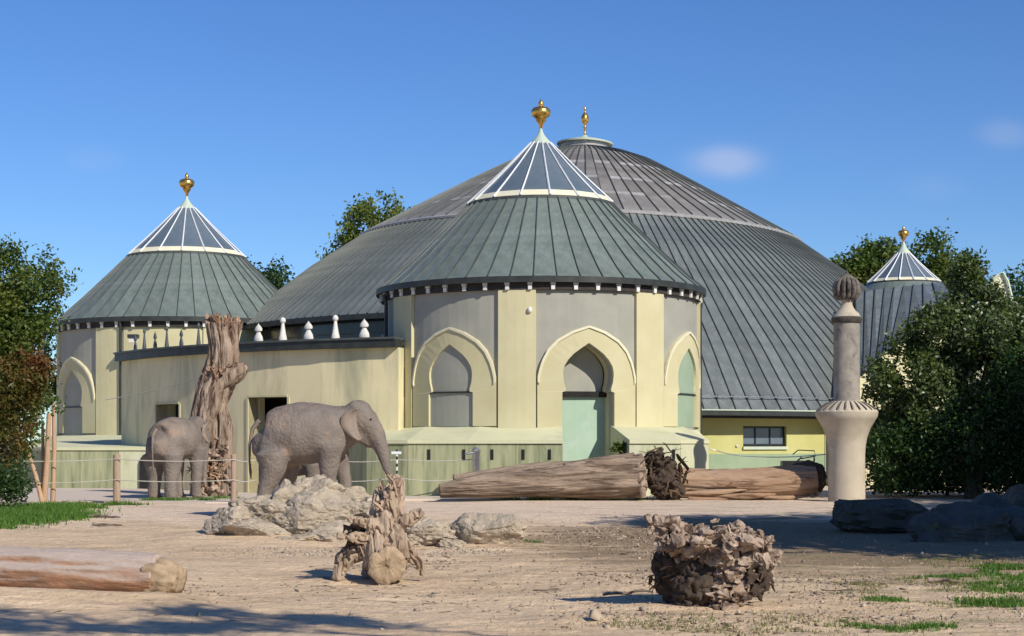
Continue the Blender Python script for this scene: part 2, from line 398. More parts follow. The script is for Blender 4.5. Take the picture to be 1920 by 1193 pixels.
def island_mat(name, cols, bump=0):
    m, t, b = nt(name); g_ = N(t, 'NewGeometry'); cr = N(t, 'ValToRGB')
    t.links.new(g_.outputs['Random Per Island'], cr.inputs[0]); e = cr.color_ramp.elements
    while len(e) < len(cols): e.new(.5)
    for i, c in enumerate(cols): e[i].position = i / (len(cols) - 1); e[i].color = (*c, 1)
    t.links.new(cr.outputs[0], b.inputs['Base Color']); b.inputs['Roughness'].default_value = .9; b.inputs['Specular IOR Level'].default_value = .15
    if bump:
        bn = N(t, 'Bump'); bn.inputs['Strength'].default_value = bump; bn.inputs['Distance'].default_value = .02
        t.links.new(noise_n(t, coords(t), 45, 4, .6), bn.inputs['Height']); t.links.new(bn.outputs[0], b.inputs['Normal'])
    return m
M['splinters'] = island_mat('splintered_root_wood', [(.14, .09, .06), (.42, .31, .225), (.30, .21, .15), (.50, .39, .29), (.24, .165, .115), (.46, .34, .25)], .6)
M['darksplinters'] = island_mat('dark_splintered_roots', [(.03, .02, .015), (.10, .07, .05), (.05, .035, .027), (.22, .15, .10), (.04, .03, .02)], .6)
M['redsplinters'] = island_mat('red_splintered_wood', [(.10, .05, .03), (.40, .26, .17), (.24, .13, .08), (.50, .36, .25), (.33, .21, .14)], .6)
def ground_mat():
    m, t, b = nt('dusty_earth')
    v = coords(t); vs = coords(t, (0.35, 1.5, 1))
    base = mixc(t, ramp(t, noise_n(t, v, 0.35, 5), 0.35, 0.65), (0.74, 0.56, 0.37), (0.64, 0.47, 0.30))
    far = N(t, 'SeparateXYZ'); t.links.new(N(t, 'TexCoord').outputs['Object'], far.inputs[0]); 
    # trodden, paler soil beyond the rocks
    tcn = N(t, 'TexCoord'); t.links.new(tcn.outputs['Object'], far.inputs[0])
    fy = N(t, 'MapRange', interpolation_type='SMOOTHSTEP'); 
    t.links.new(mathn(t, 'ADD', far.outputs[1], mathn(t, 'MULTIPLY', noise_n(t, v, 0.5, 4), 10.0)), fy.inputs[0]); fy.inputs[1].default_value = 33; fy.inputs[2].default_value = 42
    base = mixc(t, fy.outputs[0], base, (0.76, 0.60, 0.45))
    d1 = ramp(t, noise_n(t, vs, 1.1, 8, 0.75, 1.2), 0.50, 0.64)
    base = mixc(t, mathn(t, 'MULTIPLY', d1, 0.42), base, (0.24, 0.175, 0.115))
    d2 = ramp(t, noise_n(t, v, 14, 4, 0.7), 0.54, 0.66)
    base = mixc(t, mathn(t, 'MULTIPLY', d2, 0.4), base, (0.20, 0.145, 0.10))
    d3 = ramp(t, noise_n(t, v, 45, 3, 0.7), 0.62, 0.72)
    base = mixc(t, mathn(t, 'MULTIPLY', d3, 0.5), base, (0.62, 0.50, 0.38))
    # churned soil at the middle right, with tree shade painted into its dark tone
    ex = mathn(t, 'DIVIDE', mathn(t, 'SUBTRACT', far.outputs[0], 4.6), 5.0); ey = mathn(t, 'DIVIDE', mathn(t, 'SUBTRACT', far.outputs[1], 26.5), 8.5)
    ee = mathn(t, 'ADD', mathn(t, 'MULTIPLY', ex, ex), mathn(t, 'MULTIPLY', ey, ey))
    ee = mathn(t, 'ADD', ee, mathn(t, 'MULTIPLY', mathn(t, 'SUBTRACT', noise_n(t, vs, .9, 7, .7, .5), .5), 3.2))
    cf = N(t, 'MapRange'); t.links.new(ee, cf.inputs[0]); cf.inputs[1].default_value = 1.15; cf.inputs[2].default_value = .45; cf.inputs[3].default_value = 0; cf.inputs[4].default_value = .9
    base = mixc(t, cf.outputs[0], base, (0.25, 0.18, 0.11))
    # mossy tint where the grass thins out on the right
    gx = N(t, 'MapRange', interpolation_type='SMOOTHSTEP'); t.links.new(far.outputs[0], gx.inputs[0]); gx.inputs[1].default_value = 1.8; gx.inputs[2].default_value = 4.2
    gm = mathn(t, 'MULTIPLY', gx.outputs[0], ramp(t, noise_n(t, vs, 1.3, 6, 0.7), 0.50, 0.66))
    base = mixc(t, mathn(t, 'MULTIPLY', gm, 0.55), base, (0.17, 0.19, 0.075))
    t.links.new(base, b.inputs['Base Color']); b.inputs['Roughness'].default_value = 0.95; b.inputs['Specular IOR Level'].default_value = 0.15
    bn = N(t, 'Bump'); bn.inputs['Strength'].default_value = 1.0; bn.inputs['Distance'].default_value = 0.055
    h = mathn(t, 'ADD', noise_n(t, v, 6, 8, 0.65), mathn(t, 'MULTIPLY', noise_n(t, vs, 3.0, 6, 0.7, 1.0), 0.8))
    t.links.new(h, bn.inputs['Height']); t.links.new(bn.outputs[0], b.inputs['Normal'])
    return m
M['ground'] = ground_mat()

# ------------------------------------------------------------------ ground
def axis(lo, hi, step, far_lo, far_hi, n):
    a = np.arange(lo, hi + step / 2, step)
    g1 = lo - np.geomspace(step, lo - far_lo, n)[::-1]; g2 = hi + np.geomspace(step, far_hi - hi, n)
    return np.concatenate([g1, a, g2])
gxs = axis(-13, 13, 0.11, -500, 500, 22)
gy_near = np.concatenate([12.5 - np.geomspace(0.1, 80, 22)[::-1], np.arange(12.5, 20, 0.07), np.arange(20, 34, 0.11), np.arange(34, 62, 0.22), 62 + np.geomspace(0.3, 1500, 26)])
XX, YY = np.meshgrid(gxs, gy_near)
ZZ = gz(XX.ravel(), YY.ravel())
nx, ny = len(gxs), len(gy_near)
idx = np.arange(nx * ny).reshape(ny, nx)
Q = np.stack([idx[:-1, :-1], idx[:-1, 1:], idx[1:, 1:], idx[1:, :-1]], -1).reshape(-1, 4)
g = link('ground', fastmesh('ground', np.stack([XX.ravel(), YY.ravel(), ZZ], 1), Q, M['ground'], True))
tag(g, kind='structure')
def gh(x, y): return float(gz(x, y)[0])

# ------------------------------------------------------------------ curved building pieces (local polar: angle from -Y towards +X)
def P(th, r, z): return (r * sin(th), -r * cos(th), z)
def patch(mb, t0, t1, z0, z1, r0, r1, n=None):
    """curved slab"""
    n = n or max(1, int(abs(t1 - t0) / rad(4)) + 1)
    vs = []; fs = []
    for i in range(n + 1):
        t = t0 + (t1 - t0) * i / n
        vs += [P(t, r0, z0), P(t, r1, z0), P(t, r1, z1), P(t, r0, z1)]
    for i in range(n):
        a, b = i * 4, i * 4 + 4
        for k in range(4): fs.append((a + k, b + k, b + (k + 1) % 4, a + (k + 1) % 4))
    fs += [(0, 1, 2, 3), (n * 4, n * 4 + 3, n * 4 + 2, n * 4 + 1)]
    return mb.add(vs, fs)
def strip(mb, A, B, r0, r1, tc=0.0, Rm=None, cols=1):
    """band between two curves of (s metres, z) bent round the cylinder"""
    if cols > 1:
        for k in range(cols):
            f0, f1 = k / cols, (k + 1) / cols
            mix = lambda f: [(a[0] + (b[0] - a[0]) * f, a[1] + (b[1] - a[1]) * f) for a, b in zip(A, B)]
            strip(mb, mix(f0), mix(f1), r0, r1, tc, Rm)
        return mb
    Rm = Rm or r1; vs = []; fs = []; n = len(A)
    for (a, b) in zip(A, B):
        ta, tb = tc + a[0] / Rm, tc + b[0] / Rm
        vs += [P(ta, r1, a[1]), P(tb, r1, b[1]), P(tb, r0, b[1]), P(ta, r0, a[1])]
    for i in range(n - 1):
        a, b = i * 4, i * 4 + 4
        for k in range(4): fs.append((a + k, b + k, b + (k + 1) % 4, a + (k + 1) % 4))
    fs += [(0, 1, 2, 3), ((n - 1) * 4, (n - 1) * 4 + 3, (n - 1) * 4 + 2, (n - 1) * 4 + 1)]
    return mb.add(vs, fs)
INN = [(0.78, 2.0), (0.78, 2.5), (0.78, 2.96), (0.675, 2.99), (0.68, 3.08), (0.735, 3.25), (0.757, 3.45), (0.75, 3.58), (0.715, 3.71), (0.61, 3.88), (0.45, 4.05), (0.245, 4.2), (0.1, 4.295), (0, 4.36)]
OUT = [(1.49, 2.0), (1.49, 2.5), (1.49, 2.96), (1.49, 3.1), (1.49, 3.25), (1.49, 3.4), (1.43, 3.66), (1.36, 3.87), (1.21, 4.16), (1.08, 4.3), (0.93, 4.45), (0.51, 4.69), (0.25, 4.78), (0, 4.85)]
def arch(lst, z0=None, w=1.0, grow=0.0):
    l = [(p[0] * w, p[1]) for p in lst]
    if z0 is not None: l[0] = (l[0][0], z0)
    if grow:
        l = [(p[0] + grow * (0 if p[0] == 0 else 1), p[1] + (grow if i >= len(l) - 6 else 0)) for i, p in enumerate(l)]
    return [(-a, b) for a, b in l] + [(a, b) for a, b in l[::-1][1:]]
def filled(mb, lst, r, tc, Rm, cols=6):
    vs = []; fs = []
    for (w, z) in lst:
        for k in range(cols + 1): vs.append(P(tc + (-w + 2 * w * k / cols) / Rm, r, z))
    for i in range(len(lst) - 1):
        for k in range(cols):
            a = i * (cols + 1) + k; fs.append((a, a + 1, a + cols + 2, a + cols + 1))
    return mb.add(vs, fs)

def roof_panel_mesh(name, prof, dth, mat, seam_h=0.04, seam_w=0.024, gap=0.0):
    """one metal sheet between two seams, with the standing seam along one edge"""
    mb = MB(); vs = []; fs = []
    h = dth / 2
    n = len(prof)
    for (r, z) in prof:
        vs += [P(-h, r, z), P(h, r, z), P(h, r - 0.02, z - 0.03), P(-h, r - 0.02, z - 0.03)]
    for i in range(n - 1):
        a, b = i * 4, i * 4 + 4
        for k in range(4): fs.append((a + k, b + k, b + (k + 1) % 4, a + (k + 1) % 4))
    fs += [(0, 1, 2, 3), ((n - 1) * 4, (n - 1) * 4 + 3, (n - 1) * 4 + 2, (n - 1) * 4 + 1)]
    mb.add(vs, fs)
    nf = len(mb.f)
    vs = []; fs = []
    for i, (r, z) in enumerate(prof):
        a = prof[max(0, i - 1)]; b = prof[min(n - 1, i + 1)]
        dr, dz = b[0] - a[0], b[1] - a[1]; L = hypot(dr, dz)
        nr_, nz_ = (-dz / L, dr / L) if dr > 0 else (dz / L, -dr / L)
        if nz_ < 0: nr_, nz_ = -nr_, -nz_
        w = seam_w / 2 / r
        vs += [P(-h - w, r, z), P(-h + w, r, z), P(-h + w * .7, r + nr_ * seam_h, z + nz_ * seam_h), P(-h - w * .7, r + nr_ * seam_h, z + nz_ * seam_h)]
    for i in range(n - 1):
        a, b = i * 4, i * 4 + 4
        for k in range(4): fs.append((a + k, b + k, b + (k + 1) % 4, a + (k + 1) % 4))
    fs += [(0, 1, 2, 3), ((n - 1) * 4, (n - 1) * 4 + 3, (n - 1) * 4 + 2, (n - 1) * 4 + 1)]
    mb.add(vs, fs)
    me = mb.mesh(name, mat)
    me.materials.append(M['seam'])
    for i, p in enumerate(me.polygons):
        if i >= nf: p.material_index = 1
    return me
def ring(mb, r0, r1, z0, z1, n=96, t0=0, t1=2 * pi):
    return patch(mb, t0, t1, z0, z1, r0, r1, n)

RW, RE = 4.84, 5.08
def finial(parent, z, s=1.1, narrow=False):
    prof = [(.03, 0), (.055, .05), (.06, .12), (.11, .2), (.15, .26), (.13, .29), (.25, .37), (.275, .44), (.275, .53), (.22, .60), (.08, .64), (.06, .66), (.075, .70), (.07, .75), (.02, .83), (0.004, .86)]
    if narrow: prof = [(.06, -.05), (.05, .1), (.06, .14), (.04, .18), (.05, .32), (.08, .36), (.05, .4), (.06, .5), (.13, .58), (.16, .68), (.155, .8), (.10, .9), (.05, .96), (.03, 1.02), (.055, 1.08), (.05, 1.14), (.015, 1.22), (.003, 1.25)]
    f = MB().lathe([(r * s, z + h * s) for r, h in prof], 12).build('finial', M['gold'], parent, smooth=50)
    return f
def skylight(parent, rb, zb, rt, zt, cz, nb=16, rot=0.0, s=1.0):
    sk = MB(); ring(sk, rb - 0.12, rb + 0.02, zb - 0.08, zb + 0.0, 64)
    k = sk.build('skylight', M['fascia'], parent)
    d = 2 * pi / nb
    def pr(f): 
        r = rb + (rt - rb) * f; r -= 0.10 * s * sin(pi * f) * 0.35
        return r, zb + (zt - zb) * f
    mbp = MB(); vs = []; fs = []
    rows = [0.10, 0.4, 0.7, 1.0]
    for f in rows:
        r, z = pr(f); vs += [P(-d / 2, r, z), P(d / 2, r, z), P(d / 2, r - .02, z - .02), P(-d / 2, r - .02, z - .02)]
    for i in range(3):
        for q in range(4): fs.append((i * 4 + q, i * 4 + 4 + q, i * 4 + 4 + (q + 1) % 4, i * 4 + (q + 1) % 4))
    fs += [(0, 1, 2, 3), (12, 15, 14, 13)]
    pane = mbp.add(vs, fs).mesh('glass_pane', M['glass'])
    mbs = MB(); vs = []; fs = []
    for f in (0, 0.10):
        r, z = pr(f); vs += [P(-d / 2, r + .012, z), P(d / 2, r + .012, z), P(d / 2, r - .03, z), P(-d / 2, r - .03, z)]
    fs = [(q, 4 + q, 4 + (q + 1) % 4, (q + 1) % 4) for q in range(4)] + [(0, 1, 2, 3), (4, 7, 6, 5)]
    sill = mbs.add(vs, fs).mesh('sill_panel', M['moulding'])
    bar = MB().tube([P(0, pr(f)[0] + .02, pr(f)[1] + .01) for f in (0, .3, .6, 1.0)], [.034 * s, .031 * s, .027 * s, .024 * s], 4).mesh('glazing_bar', M['whitebar'])
    for i in range(nb):
        a = rot + d * i
        link('glass_pane', pane, k, rz=a + d / 2); link('sill_panel', sill, k, rz=a + d / 2); link('glazing_bar', bar, k, rz=a)
    return k

def tower(name, label, loc, rot, pil, bays, door=None, grey_from=None, scale=1.0, creamwall=False):
    t = thing(name, label, 'tower', loc, group='gold-topped round towers of the zoo house')
    # wall
    w = MB(); 
    if door is None: patch(w, -pi, pi, -0.5, 6.12, RW - 0.3, RW, 90)
    else:
        hb = 17.8 * pi / 180
        patch(w, door + hb, door - hb + 2 * pi, -0.5, 6.12, RW - 0.3, RW, 82)
        for i in range(len(INN) - 1):   # infill round the opening
            pass
        inn = arch(INN, -0.5)
        A = [(-hb * RW if a[0] <= 0 else hb * RW, a[1]) for a in inn]
        mid = len(inn) // 2
        strip(w, A[:mid] + [(-hb * RW, inn[mid][1])], inn[:mid + 1], RW - 0.3, RW, door, RW, 6)
        strip(w, [(hb * RW, inn[mid][1])] + A[mid + 1:], inn[mid:], RW - 0.3, RW, door, RW, 6)
        patch(w, door - hb, door + hb, inn[mid][1], 6.12, RW - 0.3, RW, 10)
    wl = w.build('wall', M['cream'] if creamwall else M['grey'], t)
    for p in pil:
        q = MB(); patch(q, p - rad(6.3), p + rad(6.3), -0.2, 6.02, RW - 0.05, RW + 0.10, 4); q.build('pilaster', M['cream'], t)
    for (b, pm_, isdoor) in bays:
        s = MB(); 
        a_in = arch(INN, -0.4 if isdoor else 2.0); a_out = arch(OUT, -0.4 if isdoor else 2.0)
        strip(s, a_out, a_in, RW - 0.02, RW + 0.085, b); sr = s.build('arch_surround', M['cream'], t)
        m = MB(); o1 = arch(OUT[4:], None); o2 = [(x * 1.0 - (0.05 if x > 0 else -0.05 if x < 0 else 0), z - 0.06) for x, z in o1]
        strip(m, [(x, z) for x, z in o1], o2, RW + 0.05, RW + 0.125, b); m.build('arch_moulding', M['moulding'], sr)
        pn = MB()
        if not isdoor:
            filled(pn, INN[:3] + INN[3:], RW + 0.012, b, RW); ap = pn.build('arch_panel', pm_, t)
            tr = MB(); patch(tr, b - .775 / RW, b + .775 / RW, 2.95, 3.0, RW + .01, RW + .045, 5); tr.build('transom', M['fascia'], ap)
        else:
            r2 = RW - 0.62
            rv = MB(); inn = arch(INN, -0.4)
            strip(rv, inn, [(x * 1.12, z + (0.15 if z > 4 else 0)) for x, z in inn], r2, RW - 0.29, b); rv.build('door_reveal', M['cream'], t)
            patch(MB(), 0, 1, 0, 1, 0, 1)
            lf = MB(); filled(lf, INN, r2 - 0.02, b, RW - 0.1); ap = lf.build('tympanum', M['grey'], t)
            tr = MB(); patch(tr, b - .2, b + .2, 2.84, 3.0, r2 - .02, r2 + .12, 5); tr.build('transom', M['dark'], ap)
            dr = MB(); patch(dr, b - .2, b + .2, -0.4, 2.84, r2 - .06, r2 + .0, 5); dp = dr.build('door', M['greendoor'], t)
    # eaves
    e = MB(); ring(e, RW - .05, RE - 0.04, 6.12, 6.17); e.build('soffit', M['soffit'], t)
    e = MB(); ring(e, RE - 0.05, RE + 0.04, 6.06, 6.235); e.build('gutter', M['fascia'], t)
    e = MB(); ring(e, RW - .02, RW + 0.115, 5.86, 6.12); e.build('eave_shade_band', M['soffit'], t)  # dark ring standing in for the shadow under the eave
    br = MB(); br.box((-.07, -(RE - .05), 6.0), (.07, -(RW + .10), 6.13)); br.box((-.055, -(RW + .17), 5.86), (.055, -(RW + .10), 5.99))
    bm_ = br.mesh('eave_bracket', M['white'])
    for i in range(48): link('eave_bracket', bm_, t, rz=rad(7.5 * i + 3))
    # roof
    prof = [(2.28, 8.88), (3.0, 8.16), (4.0, 7.18), (4.7, 6.535), (RE + .01, 6.225)]
    ru = MB().lathe([(2.2, 8.83), (3.0, 8.08), (4.0, 7.10), (4.7, 6.45), (RE - .1, 6.14)], 64); rf = ru.build('roof', M['soffit'], t)
    pmesh = roof_panel_mesh('roof_panel', prof, rad(7.5), M['patina'])
    for i in range(48): link('roof_panel', pmesh, rf, rz=rad(7.5 * i + rot))
    e = MB(); ring(e, 2.16, 2.33, 8.84, 8.91, 64); e.build('roof_collar', M['seam'], t)
    skylight(t, 2.28, 8.93, 0.30, 10.86, 0, 16, rad(6))
    MB().lathe([(.34, 10.80), (.33, 10.87), (.25, 10.95), (.14, 11.08), (.07, 11.2), (.04, 11.32)], 20).build('cap', M['verdigris'], t, smooth=40)
    finial(t, 11.3)
    return t

def theta_of(px, cx, cy, R, k=0.0):
    best = None
    for q_ in range(-9000, 9001, 5):
        th = rad(q_ / 100); X, Y = cx + R * sin(th), cy - R * cos(th) + k * max(0, R * sin(th))
        d = abs(X / Y * F + CX - px)
        if best is None or d < best[0]: best = (d, th)
    return best[1]

TX, TY = 0.9, 53.2
ft = tower('round_tower', 'large round tower in the middle with an open tall green arched door', (TX, TY, 0), 0.5,
      [rad(a) for a in (-106, -57.6, -8.9, 39.2, 87)], [(rad(-33.3), M['grey'], False), (rad(15.2), M['grey'], True), (rad(63.1), M['greenpanel'], False), (rad(-81.5), M['grey'], False)], door=rad(15.2))
LX, LY, LS = -13.72, 72.0, 1.075
lt = tower('round_tower', 'smaller looking round tower at the left edge beside the leafy tree', (LX, LY, -0.23), 3.0,
      [rad(a) for a in (-73, -24.6, 24)], [(rad(-48.8), M['grey'], False)], creamwall=False)
lt.scale = (LS, LS, LS)
q = MB(); patch(q, rad(-17), rad(60), 4.0, 5.86, RW, RW + 0.03, 20); q.build('upper_wall_band', M['cream'], lt)
# knob on the front pilaster
MB().ball((*P(rad(-4.6), RW + .13, 5.28),), (.07, .07, .09)).build('wall_knob', M['white'], ft, smooth=60)
# downpipes
for (par, th, z0, z1) in ((ft, rad(93), 1.6, 6.0), (ft, rad(-70), 4.5, 6.0), (lt, rad(-17.5), 1.7, 6.1)):
    MB().tube([P(th, RW + .16, z0), P(th, RW + .16, z1 - .3), P(th, RE - .02, z1)], .055, 8).build('downpipe', M['fascia'], par, smooth=60)

# ------------------------------------------------------------------ sloped plinths
def plinth(label, inner, outer, z_in, z_out, mat_face, ends=(True, True), slots=(), joints=()):
    loc = (outer[0][0], outer[0][1], 0)
    t = thing('battered_plinth', label, 'plinth', loc)
    n = len(inner); a = MB(); vs = []; fs = []
    for (i, o) in zip(inner, outer): vs += [(*i, z_in), (*o, z_out), (*o, z_out - .10), (*i, z_out - .10)]
    for k in range(n - 1):
        for q_ in range(4): fs.append((k * 4 + q_, k * 4 + 4 + q_, k * 4 + 4 + (q_ + 1) % 4, k * 4 + (q_ + 1) % 4))
    fs += [(0, 1, 2, 3), ((n - 1) * 4, (n - 1) * 4 + 3, (n - 1) * 4 + 2, (n - 1) * 4 + 1)]
    a.add(vs, fs).build('sloped_top', M['plinth_top'], t, world=True)
    for k in range(n - 1):
        p, q_ = Vector((*outer[k], 0)), Vector((*outer[k + 1], 0)); d = (q_ - p); L = d.length; d.normalize(); nn = Vector((d.y, -d.x, 0))
        pi_, qi = Vector((*inner[k], 0)), Vector((*inner[k + 1], 0))
        m = max(1, int(L / 1.05))
        for j in range(m):
            s0, s1 = p + d * (L * j / m + .006), p + d * (L * (j + 1) / m - .006)
            b0, b1 = pi_ + (qi - pi_) * (j / m), pi_ + (qi - pi_) * ((j + 1) / m)
            s0 = s0 + (b0 - s0).normalized() * .05; s1 = s1 + (b1 - s1).normalized() * .05
            MB().prism([(s0.x, s0.y), (s1.x, s1.y), (b1.x, b1.y), (b0.x, b0.y)], -.5, z_out - .101).build('wall_panel', mat_face[k] if isinstance(mat_face, list) else mat_face, t, world=True)
    for (k, f, z0, z1, w) in slots:
        p, q_ = Vector((*outer[k], 0)), Vector((*outer[k + 1], 0)); c = p.lerp(q_, f)
        MB().box((c.x - w / 2, c.y + .03, z0), (c.x + w / 2, c.y + .10, z1)).build('drain_slot', M['dark'], t, world=True)
    return t
def tw(th, cx=TX, cy=TY, r=RW - .1): return (cx + r * sin(rad(th)), cy - r * cos(rad(th)))
plinth('long sloped yellow base wall with streaks left of the tall green door', [(-4.4, 51.6), tw(-66), tw(-45), tw(-22), tw(6.4)],
       [(-5.0, 49.4), (-4.1, 47.9), (-2.9, 47.35), (-1.2, 47.15), (1.40, 47.0)], 2.03, 1.60, M['plinth'],
       slots=[(3, -.05, 1.06, 1.34, .08), (3, .25, 1.06, 1.34, .08), (3, .58, 1.06, 1.34, .08), (3, .86, 1.06, 1.34, .08), (2, .35, 1.06, 1.34, .08)])
plinth('short pale sloped base wall right of the tall green door', [tw(24), tw(45), tw(62), tw(84)],
       [(3.24, 47.0), (4.67, 47.15), (5.62, 48.6), (5.9, 51.5)], 2.03, 1.60, M['plinth_pale'], slots=[(0, .86, 1.06, 1.34, .08)])
def tl(th): return tw(th, LX, LY, RW * LS - .1)
lp = plinth('low sloped base wall under the left tower, partly behind leafy branches', [(-19.0, 71), tl(-62), tl(-35), (-11.8, 66.0)],
       [(-17.2, 58.5), (-15.6, 56.6), (-12.95, 56.2), (-11.55, 56.0)], 1.85, 1.38, [M['plinth'], M['plinth'], M['plinth_pale']])  # sunlit end face gets the paler render, shaded faces the darker one
# dark arched niche in its right end
nv = MB(); pts = [(-.21, -.5), (-.21, .85)] + [(-.21 * cos(a), .85 + .3 * sin(a)) for a in np.linspace(.2, pi - .2, 7)] + [(.21, .85), (.21, -.5)]
cxn, cyn = W(273, 0, 56.0)[0], 56.04
nv.add([(cxn + a, cyn, b) for a, b in pts] + [(cxn + a, cyn + .1, b) for a, b in pts], [tuple(range(len(pts)))] + [(i, (i + 1) % len(pts), len(pts) + (i + 1) % len(pts), len(pts) + i) for i in range(len(pts))])
nv.build('arched_niche', M['dark'], lp, world=True)

# ------------------------------------------------------------------ domed hall
HX, HYY, HK, HS = 3.21, 75.0, 0.30, 1.0     # the hall's plan is not a true circle: its right half lies farther back
hall = thing('domed_hall', 'huge domed hall with grey metal roof rising behind the round towers', 'building', (HX, HYY, 0))
PR = [(9.78, 10.42), (12.0, 8.98), (14.1, 7.40), (17.0, 5.02), (19.7, 2.58)]
PL = [(9.78, 10.42), (12.0, 8.98), (14.1, 7.40), (15.6, 6.22)]
und = MB(); vs = []; fs = []
for j, (r, z) in enumerate([(9.7, 10.2), (12, 8.86), (14.1, 7.28), (15.5, 6.1)]):
    for k in range(73): vs.append(P(-pi + 2 * pi * k / 72, r, z))
for j in range(3):
    for k in range(72): fs.append((j * 73 + k, j * 73 + k + 1, (j + 1) * 73 + k + 1, (j + 1) * 73 + k))
lower = und.add(vs, fs).build('lower_roof', M['soffit'], hall)
dth = rad(1.68)
mr = roof_panel_mesh('roof_panel', PR, dth, M['hallroof'], .05, .034)
ml = roof_panel_mesh('roof_panel', PL, dth, M['hallroof'], .05, .034)
for i in range(-60, 61):
    a = i * dth
    link('roof_panel', mr if a > rad(-9) else ml, lower, rz=a)
# eaves, left (high) and right (low)
e = MB(); patch(e, rad(-100), rad(-9), 6.02, 6.20, 15.45, 15.66, 60); e.build('gutter', M['fascia'], hall)
e = MB(); patch(e, rad(-100), rad(-9), 4.0, 6.02, 14.9, 15.0, 60); e.build('clerestory_glazing', M['darkglass'], hall)
for z in (4.95, 5.55):
    e = MB(); patch(e, rad(-100), rad(-9), z, z + .05, 15.0, 15.05, 60); e.build('glazing_rail', M['seam'], hall)
e = MB(); patch(e, rad(-11), rad(58), 2.44, 2.60, 19.5, 19.80, 40); e.build('gutter', M['fascia'], hall)
e = MB(); patch(e, rad(-11), rad(58), 2.60, 2.64, 19.55, 19.83, 40); e.build('gutter_edge', M['verdigris'], hall)
e = MB(); patch(e, rad(-11), rad(58), 2.36, 2.44, 18.5, 19.6, 40); e.build('soffit', M['soffit'], hall)
# snow guard
sg = MB(); sg.tube([P(rad(a), 19.35, 3.08) for a in np.linspace(-5, 40, 46)], .018, 5); gd = sg.build('snow_guard', M['steel'], hall)
sb = MB().tube([P(0, 19.3, 2.92), P(0, 19.36, 3.14)], .02, 4).mesh('guard_bracket', M['seam'])
for i in range(-3, 24): link('guard_bracket', sb, gd, rz=dth * (i + .5))
# ring ledge between the two roofs
e = MB(); vs = []; fs = []
for prof in [[(9.55, 10.40), (9.92, 10.36), (9.94, 10.44), (9.80, 10.50), (9.6, 10.55)]]:
    n = 144
    for (r, z) in prof:
        for k in range(n): vs.append(P(2 * pi * k / n, r, z))
    for j in range(len(prof) - 1):
        for k in range(n): fs.append((j * n + k, j * n + (k + 1) % n, (j + 1) * n + (k + 1) % n, (j + 1) * n + k))
e.add(vs, fs).build('ring_ledge', M['lapstrip'], hall)
# upper dome of lapped sheets
UP = [(1.15, 14.42), (3.1, 13.92), (4.75, 13.10), (6.3, 12.28), (8.0, 11.36), (9.72, 10.50)]
UP = [(1.15, 14.40), (2.1, 14.22), (3.1, 13.90), (4.75, 13.10), (6.5, 12.20), (8.1, 11.36), (9.72, 10.52)]
ud = MB().lathe([(r - .06, z - .06) for r, z in UP], 96).build('upper_dome', M['soffit'], hall)
du = rad(4.3)
rows = [0, 3, 4, 5, 6]
segs = [UP[0:4], UP[3:5], UP[4:6], UP[5:7]]
for k, sg_ in enumerate(segs):
    me = roof_panel_mesh('roof_sheet', sg_, du, M['domeroof'], .05, .04)
    lap = MB(); vs = []; fs = []
    (r0, z0), (r1, z1) = sg_[-2], sg_[-1]; L = hypot(r1 - r0, z1 - z0); f0 = 1 - .26 / L
    ra, za = r0 + (r1 - r0) * f0, z0 + (z1 - z0) * f0
    vs = [P(-du / 2 * .97, ra + .004, za + .012), P(du / 2 * .97, ra + .004, za + .012), P(du / 2 * .97, r1 + .004, z1 + .012), P(-du / 2 * .97, r1 + .004, z1 + .012)]
    vs += [(x * .999, y * .999, z - .03) for x, y, z in vs]
    lm = lap.add(vs, [(0, 1, 2, 3), (4, 7, 6, 5), (0, 4, 5, 1), (1, 5, 6, 2), (2, 6, 7, 3), (3, 7, 4, 0)]).mesh('lap_joint', M['lapstrip'])
    for i in range(-23, 24):
        if RS.random() < .99: link('roof_sheet', me, ud, rz=du * i)
        if RS.random() < .72 and k < 3 and abs(i) < 20: link('lap_joint', lm, ud, rz=du * i)
MB().lathe([(1.14, 14.36), (1.16, 14.46), (1.05, 14.52), (1.05, 14.66)], 40).build('lantern_drum', M['lapstrip'], hall)
MB().lathe([(.9, 14.68), (1.24, 14.66), (1.25, 14.73), (.7, 14.86), (.2, 14.95), (.07, 15.05)], 48).build('lantern_cap', M['verdigris'], hall, smooth=30)
finial(hall, 14.98, 1.1, True)
# low wall at the right with window
RR = 18.75
def hp(px): return theta_of(px, HX, HYY, RR * HS, HK)
w0, w1, we = hp(1393), hp(1475), hp(1546)
wl = MB()
patch(wl, rad(-8), w0, 1.15, 2.4, RR - .3, RR); patch(wl, w1, we, 1.15, 2.4, RR - .3, RR)
patch(wl, w0, w1, 2.10, 2.4, RR - .3, RR, 2); patch(wl, w0, w1, 1.15, 1.36, RR - .3, RR, 2)
hw = wl.build('low_wall', M['olive'], hall)
wl = MB(); patch(wl, rad(-8), we, -.3, 1.15, RR - .3, RR + .006); wl.build('wall_base', M['sagewall'], hall)
wl = MB(); patch(wl, we, we + rad(.35), -.3, 2.42, RR - .3, RR + .05, 1); wl.build('corner_board', M['verdigris'], hall)
wl = MB(); patch(wl, rad(-10), rad(90), -.3, 2.42, RR - 1.0, RR - .8, 40); wl.build('inner_wall', M['soffit'], hall)
wn = MB(); dz = .05
patch(wn, w0, w1, 2.03, 2.10, RR - .22, RR - .14, 1); patch(wn, w0, w1, 1.42, 1.49, RR - .22, RR - .14, 1)
for f in (0, .30, .64, .97):
    tt = w0 + (w1 - w0) * f; patch(wn, tt, tt + .0025, 1.49, 2.03, RR - .215, RR - .145, 1)
wd = wn.build('window', M['black'], hall)
